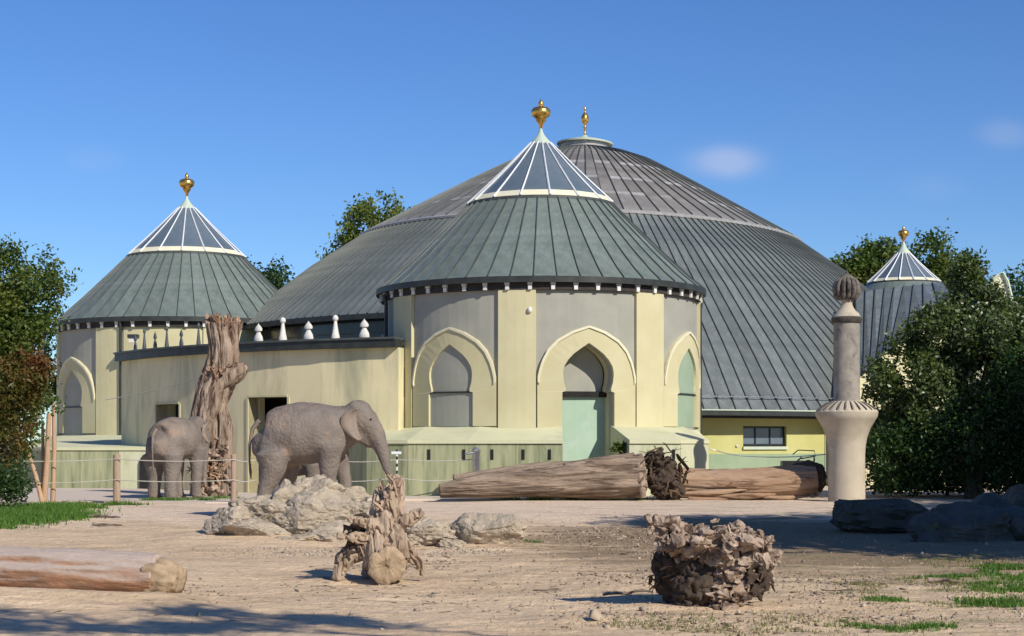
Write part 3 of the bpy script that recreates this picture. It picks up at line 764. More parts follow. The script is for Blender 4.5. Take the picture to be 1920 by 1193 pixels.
for (fa, fb) in ((.035, .30), (.335, .64), (.675, .97)):
    g_ = MB(); patch(g_, w0 + (w1 - w0) * fa, w0 + (w1 - w0) * fb, 1.49, 2.03, RR - .19, RR - .18, 1); g_.build('pane', M['glass'], wd)
g_ = MB(); patch(g_, w0 - .001, w1 + .001, 1.30, 1.40, RR - .1, RR + .09, 2); g_.build('sill', M['verdigris'], wd)
MB().ball(P(hp(1381), RR + .03, 1.42), .045).build('wall_lamp', M['white'], hall, smooth=60)

SK = Matrix(((1, 0, 0, 0), (HK, 1, 0, 0), (0, 0, 1, 0), (0, 0, 0, 1)))
for c_ in [o for o in COL.objects if o.parent == hall or (o.parent and o.parent.parent == hall)]:
    if c_.data.users > 1:
        if sin(c_.rotation_euler.z) > 0: c_.matrix_parent_inverse = SK
    else:
        for v_ in c_.data.vertices: v_.co.y += HK * max(0.0, v_.co.x)
# ------------------------------------------------------------------ side wing with ornaments
WX, WY, WR = 3.2, 67.85, 19.0
wing = thing('curved_wing', 'low curved yellow wing with dark cornice between the two big towers', 'building', (WX, WY, 0))
def wp(px): return theta_of(px, WX, WY, WR)
ta, tb = rad(-61), wp(747)
d0, d1 = wp(466), wp(539); n0, n1 = wp(293), wp(336)
wm = MB(); ztop = 4.32
patch(wm, ta, n0, -.5, ztop, WR - .4, WR); patch(wm, n0, n1, 2.78, ztop, WR - .4, WR, 2); patch(wm, n0, n1, -.5, 1.7, WR - .4, WR, 2)
patch(wm, n1, d0, -.5, ztop, WR - .4, WR); patch(wm, d0, d1, 2.92, ztop, WR - .4, WR, 2); patch(wm, d1, tb, -.5, ztop, WR - .4, WR)
wm.build('wall', M['wing'], wing)
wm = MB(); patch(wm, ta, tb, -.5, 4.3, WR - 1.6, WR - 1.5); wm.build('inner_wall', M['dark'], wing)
for (a0, a1, za, zb) in ((d0, d1, -.5, 2.92), (n0, n1, 1.7, 2.78)):
    wm = MB(); patch(wm, a0 - .004, a0, za, zb, WR - .7, WR + .03, 1); patch(wm, a1, a1 + .004, za, zb, WR - .7, WR + .03, 1); patch(wm, a0, a1, zb, zb + .06, WR - .7, WR + .03, 2)
    wm.build('opening_frame', M['cream'], wing)
wm = MB(); patch(wm, ta, tb, ztop, 4.56, WR - .3, WR + .24); wm.build('cornice', M['fascia'], wing)
wm = MB(); patch(wm, ta, tb, 4.56, 4.62, WR - .4, WR + .29); wm.build('cornice_cap', M['seam'], wing)
wm = MB(); patch(wm, ta, tb, 4.40, 4.50, 8.0, WR - .3); wm.build('flat_roof', M['seam'], wing)
spade = MB().lathe([(.16, 0), (.17, .04), (.15, .14), (.08, .26), (.06, .30), (.13, .32), (.145, .38), (.10, .45), (.03, .52), (.002, .56)], 14)
spade.v = [(x, y * .6, z) for x, y, z in spade.v]; spade = spade.mesh('spade_ornament', M['white'], 50)
pin = MB().lathe([(.13, 0), (.125, .06), (.085, .25), (.05, .48), (.045, .52), (.085, .56), (.09, .62), (.06, .68), (.002, .71)], 14).mesh('pin_ornament', M['white'], 50)
spade_shaded, pin_shaded = spade.copy(), pin.copy()  # darker copies: shade on the left ornaments put into their colour
for m_ in (spade_shaded, pin_shaded): m_.materials[0] = M['seam']
for i, px in enumerate((686, 632, 582, 534, 489, 448, 412, 377, 345, 318, 296, 276, 259)):
    a = wp(px); x, y, z = P(a, WR + .1, 4.62)
    o = link('pin_ornament' if i % 2 else 'spade_ornament', (pin if i % 2 else spade) if px > 460 else (pin_shaded if i % 2 else spade_shaded), wing, loc=(x, y, z), rz=a)
    if px < 460: o.scale = (.55, .55, 1.0)
lb = thing('wall_lamp', 'small boxy lamp under the eave of the left tower', 'lamp', (*W(250, 630, 66.0)[:2], W(250, 640, 66.0)[2]))
MB().box((-.2, -.16, .12), (.2, .16, .26)).build('lamp_hood', M['fascia'], lb); MB().box((-.15, -.12, -.05), (.16, .12, .118)).build('lamp_glass', M['white'], lb)

# ------------------------------------------------------------------ right wing, small tower, ogee gable
rw = thing('gabled_wing', 'grey roofed wing with cream gable behind the stone column', 'building', (13.5, 62, 0))
A_, B_, C_, D_, E_ = W(1604, 548, 65), W(1766, 529, 66), W(1792, 560, 63), W(1668, 652, 60.0), W(1606, 712, 59.0)
def lerp3(a, b, f): return tuple(a[i] + (b[i] - a[i]) * f for i in range(3))
nrf = 9
for i in range(nrf):
    f0, f1 = i / nrf, (i + 1) / nrf
    def low(f):
        return lerp3(E_, D_, f / .55) if f < .55 else lerp3(D_, C_, (f - .55) / .45)
    a0, a1, b0, b1 = lerp3(A_, B_, f0), lerp3(A_, B_, f1), low(f0), low(f1)
    vs = [a0, a1, b1, b0]; vs += [(x, y + .04, z - .06) for x, y, z in vs]
    MB().add(vs, [(0, 1, 2, 3), (4, 7, 6, 5), (0, 4, 5, 1), (1, 5, 6, 2), (2, 6, 7, 3), (3, 7, 4, 0)]).build('roof_panel', M['hallroof'], rw, world=True)
    sm = MB().tube([(a0[0], a0[1] - .03, a0[2] + .03), (b0[0], b0[1] - .03, b0[2] + .03)], .03, 4).build('roof_seam', M['seam'], rw, world=True)
    # back slope
    bk = [(a0[0] + .0, a0[1] + 5, a0[2] - 3.4), (a1[0], a1[1] + 5, a1[2] - 3.4)]
    vs = [a0, a1, bk[1], bk[0]]; vs2 = [(x, y, z - .06) for x, y, z in vs]
    MB().add(vs + vs2, [(0, 3, 2, 1), (4, 5, 6, 7), (0, 1, 5, 4), (1, 2, 6, 5), (2, 3, 7, 6), (3, 0, 4, 7)]).build('roof_panel', M['hallroof'], rw, world=True)
gv = [(E_[0], E_[1] + .3, E_[2] - .1), (D_[0], D_[1] + .3, D_[2] - .1), (C_[0], C_[1] + .3, C_[2] - .1), (C_[0] + .3, C_[1] + .3, -.3), (E_[0], E_[1] + .3, -.3)]
MB().add(gv + [(x + .2, y + .3, z) for x, y, z in gv], [(0, 1, 2, 3, 4), (9, 8, 7, 6, 5)] + [(i, 5 + i, 5 + (i + 1) % 5, (i + 1) % 5) for i in range(5)]).build('gable_wall', M['cream'], rw, world=True)
rx, ry = W(1694, 0, 85)[:2]
rt = thing('round_tower', 'far small glass-topped round tower behind the stone column', 'tower', (rx, ry, 0), group='gold-topped round towers of the zoo house')
MB().lathe([(3.2, -.3), (3.2, 7.6), (3.4, 7.7)], 40).build('wall', M['cream'], rt)
MB().lathe([(3.5, 7.7), (3.45, 7.8), (1.8, 9.45), (1.7, 9.5)], 40).build('roof', M['patina'], rt)
skylight(rt, 1.80, 9.50, .28, 11.0, 0, 16, rad(3), 1.25)
MB().lathe([(.34, 10.90), (.33, 11.05), (.2, 11.2), (.09, 11.4), (.06, 11.55)], 16).build('cap', M['verdigris'], rt, smooth=40)
finial(rt, 11.5, 1.0)
gx_, gy_, _ = W(1868, 0, 74)
og = thing('ogee_gable', 'white curved gable peeping over the bushy tree at far right', 'gable', (gx_, gy_, 0))
op = [(-1.6, -.3), (-1.6, 5.2), (-1.25, 6.4), (-.9, 7.3), (-.45, 8.2), (0, 8.7), (.25, 8.85), (.45, 8.5), (.62, 7.8), (.7, 6.6), (.75, 5.2), (.75, -.3)]
MB().add([(a, 0, b) for a, b in op] + [(a, .5, b) for a, b in op], [tuple(range(12)), tuple(range(23, 11, -1))] + [(i, 12 + i, 12 + (i + 1) % 12, (i + 1) % 12) for i in range(12)]).build('gable_wall', M['moulding'], og)
MB().tube([(a * 1.02, -.06, b + .05) for a, b in op[1:-1]], .08, 6).build('coping', M['verdigris'], og)

# ------------------------------------------------------------------ pavement strips
ap = MB().prism([(-13.2, 44.2), (-7.6, 42.3), (-6.2, 42.6), (-6.0, 48.8), (-12.5, 55.6), (-17, 56.2)], -.6, .045)
tag(ap.build('concrete_apron', M['concrete']), kind='structure')
kb = MB().prism([(-5.9, 44.9), (5.2, 45.3), (5.2, 47.1), (-5.9, 48.5)], -.3, .05)
tag(kb.build('path', M['concrete']), kind='structure')

# ------------------------------------------------------------------ stone column
cx_, cy_ = W(1587.5, 0, 44.2)[:2]
sc_ = thing('stone_column', 'tall stone column with mushroom bowl and fluted ball on top', 'column', (cx_, cy_, 0))
MB().lathe([(.475, -.2), (.475, .6), (.47, 1.2), (.485, 1.45), (.53, 1.68), (.62, 1.92), (.74, 2.12), (.79, 2.20), (.80, 2.28)], 48).build('lower_shaft', M['stone'], sc_, smooth=40)
def bowlmod(a, z): return 1.0
b_ = MB().lathe([(.80, 2.281), (.805, 2.32), (.78, 2.36), (.70, 2.42), (.55, 2.52), (.38, 2.60), (.34, 2.60)], 96,
    mod=None); 
b_.v = [(x, y, z - (.035 if (int((atan2(y, x) + pi) / (2 * pi) * 96 + .5) % 4 == 0 and .42 < hypot(x, y) < .79) else 0)) for x, y, z in b_.v]
b_.build('bowl_rim', M['stone'], sc_, smooth=25)
gr = MB().box((.40, -.012, 0), (.76, .012, .03))
for i in range(24):
    g1 = MB(); a = 2 * pi * i / 24
    pts = [(.42, 2.592), (.55, 2.532), (.70, 2.432), (.77, 2.378)]
    g1.tube([(r * cos(a), r * sin(a), z - .008) for r, z in pts], [.012, .017, .021, .014], 5); g1.build('groove', M['darkstone'], sc_)  # groove lines drawn as strips in a darker stone tone
MB().lathe([(.345, 2.59), (.338, 2.7), (.336, 4.0), (.335, 4.62)], 40).build('upper_shaft', M['stone2'], sc_, smooth=40)
MB().lathe([(.36, 4.62), (.39, 4.66), (.40, 4.74), (.37, 4.78)], 40).build('capital', M['darkstone'], sc_, smooth=30)
MB().lathe([(.37, 4.781), (.33, 4.82), (.32, 4.86), (.22, 4.95), (.16, 5.05), (.13, 5.16), (.16, 5.24)], 32).build('neck', M['stone'], sc_, smooth=40)
bl = MB().lathe([(.10, 5.20), (.24, 5.22), (.33, 5.32), (.365, 5.46), (.36, 5.60), (.30, 5.72), (.20, 5.80), (.08, 5.87), (.03, 5.95), (.004, 5.98)], 84,
    mod=lambda a, z: 1 - .30 * (1 - abs(sin(7 * a))) ** 2.2 * (1 if 5.2 < z < 5.78 else .2)).build('fluted_ball', M['ballstone'], sc_, smooth=40)

# ------------------------------------------------------------------ organic shapes
def bake(o, fn):
    """apply the modifiers, then move the vertices with fn(V, N)"""
    bpy.context.view_layer.update()
    dg = bpy.context.evaluated_depsgraph_get(); me = bpy.data.meshes.new_from_object(o.evaluated_get(dg))
    n = len(me.vertices); V = np.empty(n * 3, np.float32); N_ = np.empty(n * 3, np.float32)
    me.vertices.foreach_get('co', V); me.vertices.foreach_get('normal', N_)
    V = V.reshape(-1, 3).astype(float); N_ = N_.reshape(-1, 3)
    V = fn(V, N_)
    me.vertices.foreach_set('co', V.astype(np.float32).ravel()); me.update(); me.shade_smooth()
    o.modifiers.clear(); me.name = o.name; o.data = me
def facet(o, ratio):
    d = o.modifiers.new('chip', 'DECIMATE'); d.ratio = ratio
    bake(o, lambda V, N_: V); o.data.shade_flat()
def fibre(stretch, amp, crack, seed=0, f1=1.0, hf=.3):
    st_ = np.array(stretch, float)
    def fn(V, N_):
        q = V * st_ * f1
        d = amp * fbm(q, 4, seed) + amp * hf * fbm(q * 3.7, 3, seed + 3)
        c = 1 - np.abs(fbm(q * 1.4 + 9, 3, seed + 11)) * 6
        d = d - crack * np.clip(c, 0, 1) ** 1.5
        return V + N_ * d[:, None]
    return fn
def shards(name, spots, mat, parent, seed, n, L=(.06, .2), w=.3, out=.6, tang=(0, 0, 0), jit=.03):
    """many splintered slivers set on an irregular surface: spots = [(centre, radii, weight, (lo, hi) angle box)]"""
    rs = random.Random(seed); mb = MB()
    for i in range(n):
        c, R, box = rs.choices([(a, b, d) for a, b, _, d in spots], [q[2] for q in spots])[0]
        for _ in range(30):
            u = Vector((rs.gauss(0, 1), rs.gauss(0, 1), rs.gauss(0, 1))).normalized()
            if all(lo <= u[k] <= hi for k, (lo, hi) in enumerate(box)): break
        p = Vector((c[0] + u.x * R[0], c[1] + u.y * R[1], c[2] + u.z * R[2])) + Vector((rs.gauss(0, jit), rs.gauss(0, jit), rs.gauss(0, jit)))
        d = Vector((rs.gauss(0, 1), rs.gauss(0, 1), rs.gauss(0, 1))); d = (d - u * d.dot(u)).normalized()
        d = (d * .9 + u * rs.uniform(-.1, out) + Vector(tang)).normalized()
        l = rs.uniform(*L); k = rs.choice((3, 4, 5)); m = p + d * l * .5 + Vector((rs.gauss(0, 1), rs.gauss(0, 1), rs.gauss(0, 1))) * l * .14
        ww = l * w * rs.uniform(.5, 1.3); e = p + d * l + Vector((rs.gauss(0, 1), rs.gauss(0, 1), rs.gauss(0, 1))) * l * .16
        mb.tube([p - d * l * .35, p, m, e], [(ww * .6, ww * .35), (ww, ww * .6), (ww * .8, ww * .35), (ww * .4, ww * .2)], k)
    if parent is not None:
        l = parent.location; mb.v = [(x - l[0], y - l[1], z - l[2]) for x, y, z in mb.v]
    return tag(link(name, mb.mesh(name, mat), parent), kind='stuff')
def gnarl(name, parts, mat, parent=None, voxel=.04, disp=((.12, .35), (.04, .1)), smooth=2, seed=0, world=True, fn=None):
    """tubes and balls fused to one surface, roughened"""
    mb = MB()
    for p in parts:
        if p[0] == 't': mb.tube(p[1], p[2], 12)
        else: mb.ball(p[1], p[2], 16, 10)
    if world and parent is not None:
        l = parent.location; mb.v = [(x - l[0], y - l[1], z - l[2]) for x, y, z in mb.v]
    o = link(name, mb.mesh(name, mat), parent)
    r = o.modifiers.new('fuse', 'REMESH'); r.mode = 'VOXEL'; r.voxel_size = voxel; r.use_smooth_shade = True
    if smooth:
        s = o.modifiers.new('soften', 'SMOOTH'); s.factor = .6; s.iterations = smooth
    for i, d in enumerate(disp):
        tx = bpy.data.textures.new(name + '_relief', d[2] if len(d) > 2 else 'CLOUDS')
        tx.noise_scale = d[1]
        if tx.type == 'CLOUDS': tx.noise_depth = 3
        dm = o.modifiers.new('relief', 'DISPLACE'); dm.texture = tx; dm.strength = d[0]; dm.mid_level = .5; dm.texture_coords = 'LOCAL'
    if fn: bake(o, fn)
    return o
def rough_tube(name, pts, rads, mat, parent=None, nring=120, nseg=64, amp=.08, ka=2.5, kl=.6, fine=.02, seed=1, ell=1.0, ridges=0.0):
    pts = np.array(pts, float); rads = np.array(rads, float)
    u = np.linspace(0, 1, len(pts)); t = np.linspace(0, 1, nring)
    # smooth interpolation
    def cr(a):
        a = np.asarray(a, float); out = np.interp(t, u, a); k = np.ones(9) / 9
        return np.convolve(np.pad(out, 4, 'edge'), k, 'valid')
    C = np.stack([cr(pts[:, i]) for i in range(3)], 1); R = cr(rads)
    C[0], C[-1] = pts[0], pts[-1]
    D = np.gradient(C, axis=0); D /= np.linalg.norm(D, axis=1)[:, None]
    ref = np.array([0, 0, 1.]) if abs(D[:, 2]).mean() < .7 else np.array([0, 1., 0])
    X = np.cross(D, ref); X /= np.linalg.norm(X, axis=1)[:, None]; U = np.cross(X, D)
    L = np.concatenate([[0], np.cumsum(np.linalg.norm(np.diff(C, axis=0), axis=1))])
    a = np.linspace(0, 2 * pi, nseg, endpoint=False)
    AA, LL = np.meshgrid(a, L); RR_ = np.repeat(R[:, None], nseg, 1)
    q = np.stack([np.cos(AA) * ka, np.sin(AA) * ka, LL * kl], -1).reshape(-1, 3)
    d = fbm(q, 4, seed).reshape(nring, nseg) * amp * 1.6 + fbm(q * [3, 3, 2.5], 3, seed + 5).reshape(nring, nseg) * fine * 2
    if ridges:
        rdg = 1 - np.abs(fbm(q * [2.2, 2.2, .35], 3, seed + 9).reshape(nring, nseg)) * 4
        d = d - ridges * np.clip(rdg, 0, 1) ** 2
    rr = RR_ * (1 + d)
    V = C[:, None, :] + X[:, None, :] * (rr * np.cos(AA))[..., None] + U[:, None, :] * (rr * ell * np.sin(AA))[..., None]
    V = V.reshape(-1, 3)
    i = np.arange(nring * nseg).reshape(nring, nseg); j = np.roll(i, -1, 1)
    Q = np.stack([i[:-1], j[:-1], j[1:], i[1:]], -1).reshape(-1, 4)
    # caps: inset rings
    extra = []; quads = [Q]
    n = len(V)
    for (row, c, sgn) in ((0, C[0] - D[0] * .0, 1), (nring - 1, C[-1], -1)):
        e = i[row]; prev = e
        for f in (.6, .25, .02):
            ringv = c + (V[e] - c) * f + D[row] * sgn * -(.03 * R[row]) * NR.uniform(-1, 1, (nseg, 1)) * 1.5
            ids = n + np.arange(nseg); extra.append(ringv); n += nseg
            a1, b1 = prev, np.roll(prev, -1); a2, b2 = ids, np.roll(ids, -1)
            quads.append(np.stack([a1, b1, b2, a2], -1) if sgn < 0 else np.stack([b1, a1, a2, b2], -1)); prev = ids
    V = np.concatenate([V] + extra)
    if parent is not None: V = V - np.array(parent.location)
    return link(name, fastmesh(name, V, np.concatenate(quads), mat, True), parent)

# fallen log with root plate in front of the tower door
def g3(px, py, dz=0): x, y = G(px, py); return (x, y, gh(x, y) + dz)
lg = thing('fallen_log', 'long bleached fallen log with dark root plate before the green door', 'log', (0, 44.5, 0))
rough_tube('log_body', [W(824, 920, 44.3), W(880, 913, 44.4), W(960, 908, 44.5), W(1080, 900, 44.6), W(1205, 890, 44.8)], [.17, .27, .37, .48, .60], M['greybark'], lg, 220, 110, .12, 2.2, .45, .035, 3, ridges=.11)
rough_tube('branch_stub', [W(850, 897, 44.9), W(900, 893, 45.0), W(1000, 885, 45.1), W(1120, 880, 45.1)], [.10, .15, .22, .26], M['greybark'], lg, 80, 40, .12, 2.5, .7, .02, 8)
rough_tube('branch_stub', [W(1060, 885, 44.5), W(1130, 872, 44.5), W(1190, 856, 44.6)], [.22, .22, .1], M['greybark'], lg, 50, 32, .12, 2.5, .7, .02, 12)
parts = [('b', W(1242, 895, 44.9), (.42, .35, .58)), ('b', W(1260, 915, 45.0), (.32, .4, .36)), ('b', W(1228, 862, 45.0), (.26, .25, .3))]
for i in range(26):
    a = RS.uniform(-.6, 3.7); r = RS.uniform(.5, .78); c = W(1238, 893, 44.9)
    e = (c[0] + r * .62 * cos(a) + RS.uniform(-.1, .1), c[1] + RS.uniform(-.45, .3), max(.05, c[2] + r * 1.05 * sin(a)))
    parts.append(('t', [c, ((c[0] + e[0]) / 2 + RS.uniform(-.1, .1), (c[1] + e[1]) / 2 - .05, (c[2] + e[2]) / 2), e], [.14, .08, .025]))
gnarl('root_plate', parts, M['rootdark'], lg, .035, (), 1, fn=fibre((4, 4, 4), .12, .10, 14))
shards('splintered_roots', [(W(1242, 870, 44.7), (.48, .4, .42), 2, ((-1, 1), (-1, .3), (-.2, 1))), (W(1250, 905, 44.8), (.42, .4, .42), 2, ((-1, 1), (-1, .3), (-1, 1)))], M['darksplinters'], lg, 15, 42, (.22, .5), .13, .7)
rough_tube('torn_root', [W(1198, 870, 44.4), W(1203, 900, 44.3), W(1206, 934, 44.3)], [.09, .11, .07], M['paleroot'], lg, 40, 20, .15, 2, 2)
# second log
lg2 = thing('fallen_log', 'split peeled log lying between the root plate and the stone column', 'log', (5, 45.4, 0))
rough_tube('log_body', [W(1262, 905, 45.6), W(1330, 908, 45.5), W(1420, 907, 45.3), W(1500, 902, 45.2), W(1530, 900, 45.2)], [.40, .40, .43, .44, .36], M['peeled'], lg2, 150, 72, .09, 2.0, .5, .02, 21, ridges=.12)
for (ax, ay, bx, by, r) in ((1270, 925, 1400, 918, .10), (1330, 931, 1470, 925, .09), (1380, 914, 1480, 905, .08), (1290, 934, 1380, 934, .06), (1430, 932, 1520, 930, .07)):
    rough_tube('split_shard', [W(ax, ay, 45.0), W((ax + bx) / 2, (ay + by) / 2 + 3, 44.95), W(bx, by, 45.0)], [.03, r, .02], M['peeled'], lg2, 40, 14, .2, 2, 1.5, .03, int(ax))
gnarl('root_knot', [('b', W(1500, 893, 45.3), (.34, .35, .36)), ('b', W(1532, 892, 45.4), (.25, .3, .3)), ('t', [W(1500, 880, 45.3), W(1520, 872, 45.3), W(1545, 878, 45.4)], [.15, .12, .05]), ('t', [W(1510, 905, 45.2), W(1540, 915, 45.3), W(1552, 905, 45.4)], [.15, .12, .05])], M['rootdark'], lg2, .035, ((.16, .25), (.06, .08)), 1)

# dead tree trunk
dt = thing('dead_tree_trunk', 'gnarled barkless dead tree trunk standing behind the smaller elephant', 'dead tree', (W(398, 0, 47.5)[0], 47.5, 0))
YT = 47.5
rough_tube('trunk', [W(402, 935, YT), W(397, 880, YT), W(386, 820, YT), W(388, 775, YT), W(402, 735, YT), W(418, 695, YT), W(420, 650, YT), W(417, 620, YT), W(416, 606, YT)],
           [.56, .52, .44, .42, .47, .44, .41, .44, .48], M['redwood'], dt, 260, 120, .26, 2.0, .8, .05, 31, ridges=.16)
shards('jagged_top', [(W(417, 607, YT), (.42, .42, .05), 1, ((-1, 1), (-1, 1), (-1, 1)))], M['redsplinters'], dt, 33, 40, (.12, .3), .3, .1, (0, 0, 1.2), .03)
rough_tube('elbow_limb', [W(400, 722, YT - .15), W(432, 706, YT - .2), W(450, 694, YT - .2), W(462, 687, YT - .15)], [.24, .28, .24, .12], M['redwood'], dt, 70, 40, .18, 2.5, 1, .04, 40, ridges=.1)
rough_tube('buttress_root', [W(412, 745, YT - .1), W(424, 800, YT - .15), W(420, 870, YT - .2), W(428, 934, YT - .3)], [.10, .20, .26, .24], M['redwood'], dt, 90, 36, .2, 2.5, .6, .05, 44, ridges=.16)
rough_tube('buttress_root', [W(388, 800, YT - .1), W(376, 860, YT - .15), W(370, 934, YT - .2)], [.14, .22, .22], M['redwood'], dt, 70, 36, .2, 2.5, .6, .05, 47, ridges=.16)
parts = []
for i in range(46):
    x0, y0 = RS.uniform(366, 432), RS.uniform(820, 932); a = RS.uniform(0, 2 * pi); l = RS.uniform(6, 20)
    yy = YT - .42 - RS.uniform(0, .14)
    parts.append(('t', [W(x0, y0, yy), W(x0 + l * .5 * cos(a) + 3, y0 + l * .5 * sin(a) + 3, yy - .1), W(x0 + l * cos(a), min(934, y0 + l * sin(a)), yy)], [.03, .06, .02]))
gnarl('burl_relief', parts, M['paleroot'], dt, .03, ((.03, .12),), 0)
shards('splintered_wood', [(W(398, 885, YT - .1), (.50, .50, .62), 3, ((-1, 1), (-1, -.1), (-1, 1))), (W(415, 700, YT), (.40, .40, .26), 1, ((-1, 1), (-1, -.1), (-1, 1)))], M['redsplinters'], dt, 16, 260, (.10, .38), .16, .3, (0, 0, .6), .04)

# mound of crumbly rock in front of the walking elephant
def rockmesh(name, c, r, mat, parent, seed, n=3, amp=.35, cuts=10, sub=4, fine=.05, box=1.0):
    bm = bmesh.new(); bmesh.ops.create_icosphere(bm, subdivisions=sub, radius=1)
    V = np.array([v.co[:] for v in bm.verts]); rs = np.random.RandomState(seed)
    for k in range(cuts):   # broken flat faces
        nrm = rs.normal(size=3); nrm /= np.linalg.norm(nrm); dd = rs.uniform(.55, .85)
        s = V @ nrm; m = s > dd; V[m] -= np.outer(s[m] - dd, nrm) * .9
    V = np.sign(V) * np.abs(V) ** box
    V = V * (1 + amp * fbm(V * 1.6, 3, seed)[:, None] + fine * fbm(V * 7, 5, seed + 3)[:, None] - fine * .5 * np.clip(1 - np.abs(fbm(V * 4, 3, seed + 7)) * 7, 0, 1)[:, None])
    V = V * np.array(r) + np.array(c)
    if parent is not None: V = V - np.array(parent.location)
    for v, co in zip(bm.verts, V): v.co = co
    me = bpy.data.meshes.new(name); bm.to_mesh(me); bm.free(); me.materials.append(mat)
    me.shade_smooth(); me.set_sharp_from_angle(angle=rad(32))
    return link(name, me, parent)
def ground_at(px, py): x, y = G(px, py); return x, y
md = thing('rock_mound', 'big pale crumbly rock mound at the feet of the walking elephant', 'rock', (-3.5, 27.2, 0))
for i, (px, py, rx_, ry_, rz_) in enumerate(((585, 942, .64, .6, .48), (540, 960, .66, .6, .46), (610, 972, .72, .6, .44), (492, 970, .62, .6, .38), (440, 985, .55, .5, .30), (655, 972, .5, .5, .34), (700, 968, .42, .5, .3), (560, 990, .66, .5, .36), (640, 945, .42, .4, .34), (480, 1004, .55, .5, .24), (620, 1006, .55, .45, .26), (545, 1016, .5, .4, .18))):
    rockmesh('rock_block', W(px, py, 27.0 - (py - 940) * .016), (rx_, ry_, rz_), M['limestone'], md, 60 + i, amp=.3, sub=5, fine=.13)
r2 = thing('low_boulder', 'low cream boulder right of the tall root stump', 'rock', (*G(905, 1020), 0))
rockmesh('boulder_body', W(905, 1000, 24.8), (.62, .45, .36), M['limestone'], r2, 81, amp=.22, sub=5, fine=.12)
r3 = thing('low_boulder', 'low flaky sloping boulder directly behind the tall root stump', 'rock', (*G(790, 1020), 0))
rockmesh('boulder_body', W(790, 1008, 24.6), (.50, .4, .26), M['limestone'], r3, 84, amp=.3, sub=5, fine=.2)
for i, (px, py) in enumerate(((735, 1010), (690, 1012), (845, 1022))):
    rockmesh('rock_block', W(px, py, 24.5), (.28, .25, .14), M['limestone'], r3, 90 + i, amp=.3, sub=4, fine=.15)

# dark boulders in the shade on the right
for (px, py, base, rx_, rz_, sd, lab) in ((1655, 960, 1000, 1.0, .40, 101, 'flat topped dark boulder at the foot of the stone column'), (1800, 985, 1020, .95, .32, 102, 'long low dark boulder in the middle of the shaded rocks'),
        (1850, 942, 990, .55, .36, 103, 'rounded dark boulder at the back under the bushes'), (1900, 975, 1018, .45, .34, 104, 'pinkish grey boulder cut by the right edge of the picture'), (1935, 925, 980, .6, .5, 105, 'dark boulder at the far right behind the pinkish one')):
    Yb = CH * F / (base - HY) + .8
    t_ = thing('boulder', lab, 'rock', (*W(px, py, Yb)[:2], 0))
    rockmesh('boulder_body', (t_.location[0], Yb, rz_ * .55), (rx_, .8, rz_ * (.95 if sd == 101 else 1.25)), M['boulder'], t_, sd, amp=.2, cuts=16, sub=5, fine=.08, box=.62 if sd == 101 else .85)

# upright root stump
st = thing('root_stump', 'upright forked root stump with a sawn base in the foreground', 'stump', (*G(720, 1090), 0))
YS = 18.6
def S(px, py, dy=0): return W(px, py, YS + dy)
pa = [('t', [S(722, 1068), S(722, 1010, .1), S(728, 965, .15), S(734, 930, .15), S(745, 900, .15), S(750, 893, .15)], [.25, .245, .20, .145, .085, .06]),
      ('t', [S(712, 1000, .1), S(712, 950, .2), S(708, 920, .2), S(716, 905, .2)], [.15, .10, .05, .03]),
      ('t', [S(730, 985, .1), S(765, 975, 0), S(795, 958, 0)], [.12, .09, .055]),
      ('t', [S(705, 985), S(680, 980, -.1), S(650, 972, -.15)], [.09, .055, .04]),
      ('t', [S(700, 1010), S(665, 1008, -.1), S(632, 1004, -.15)], [.08, .06, .03]),
      ('t', [S(716, 1010, .15), S(680, 1030, .1), S(645, 1050, .05), S(632, 1088, .0)], [.15, .13, .10, .06]),
      ('t', [S(735, 1010, .15), S(765, 1035, .15), S(788, 1060, .1), S(793, 1082, .1)], [.15, .10, .06, .04]),
      ('t', [S(716, 1015, .3), S(700, 1060, .5), S(690, 1085, .5)], [.14, .12, .1]),
      ('t', [S(740, 960, .1), S(752, 925, .1), S(757, 900, .1)], [.08, .05, .025]),
      ('t', [S(720, 960, .0), S(738, 1000, -.05), S(750, 1050, -.05)], [.07, .11, .12])]
gnarl('stump_body', pa, M['deadwood'], st, .014, (), 2, fn=fibre((10, 10, 2.0), .035, .05, 3))
facet([c for c in COL.objects if c.name.startswith("stump_body")][0], .10)
shards('splintered_roots', [(S(722, 985, .05), (.13, .12, .36), 3, ((-1, 1), (-1, .2), (-1, 1))), (S(735, 925, .1), (.10, .09, .16), 1, ((-1, 1), (-1, 1), (-1, 1))), (S(700, 1020, .05), (.2, .15, .2), 1, ((-1, 0), (-1, .3), (-.6, 1)))], M['splinters'], st, 5, 60, (.06, .16), .2, .1, (0, 0, 1.6), .0)
rough_tube('sawn_base', [S(722, 1056, .2), S(724, 1060, 0), S(726, 1061, -.24)], [.21, .215, .205], M['endgrain'], st, 30, 56, .12, 2, 1, .05, 51, ridges=.1)
# small dark roots round the rim
pa = []
for i in range(20):
    x0, y0 = RS.uniform(650, 700), RS.uniform(970, 1040)
    pa.append(('t', [S(x0, y0, .05), S(x0 - RS.uniform(4, 14), y0 + RS.uniform(-10, 12), -.03), S(x0 - RS.uniform(12, 26), y0 + RS.uniform(-14, 16), -.05)], [.035, .022, .01]))
gnarl('fine_roots', pa, M['rootdark'], st, .014, ((.02, .06),), 0)

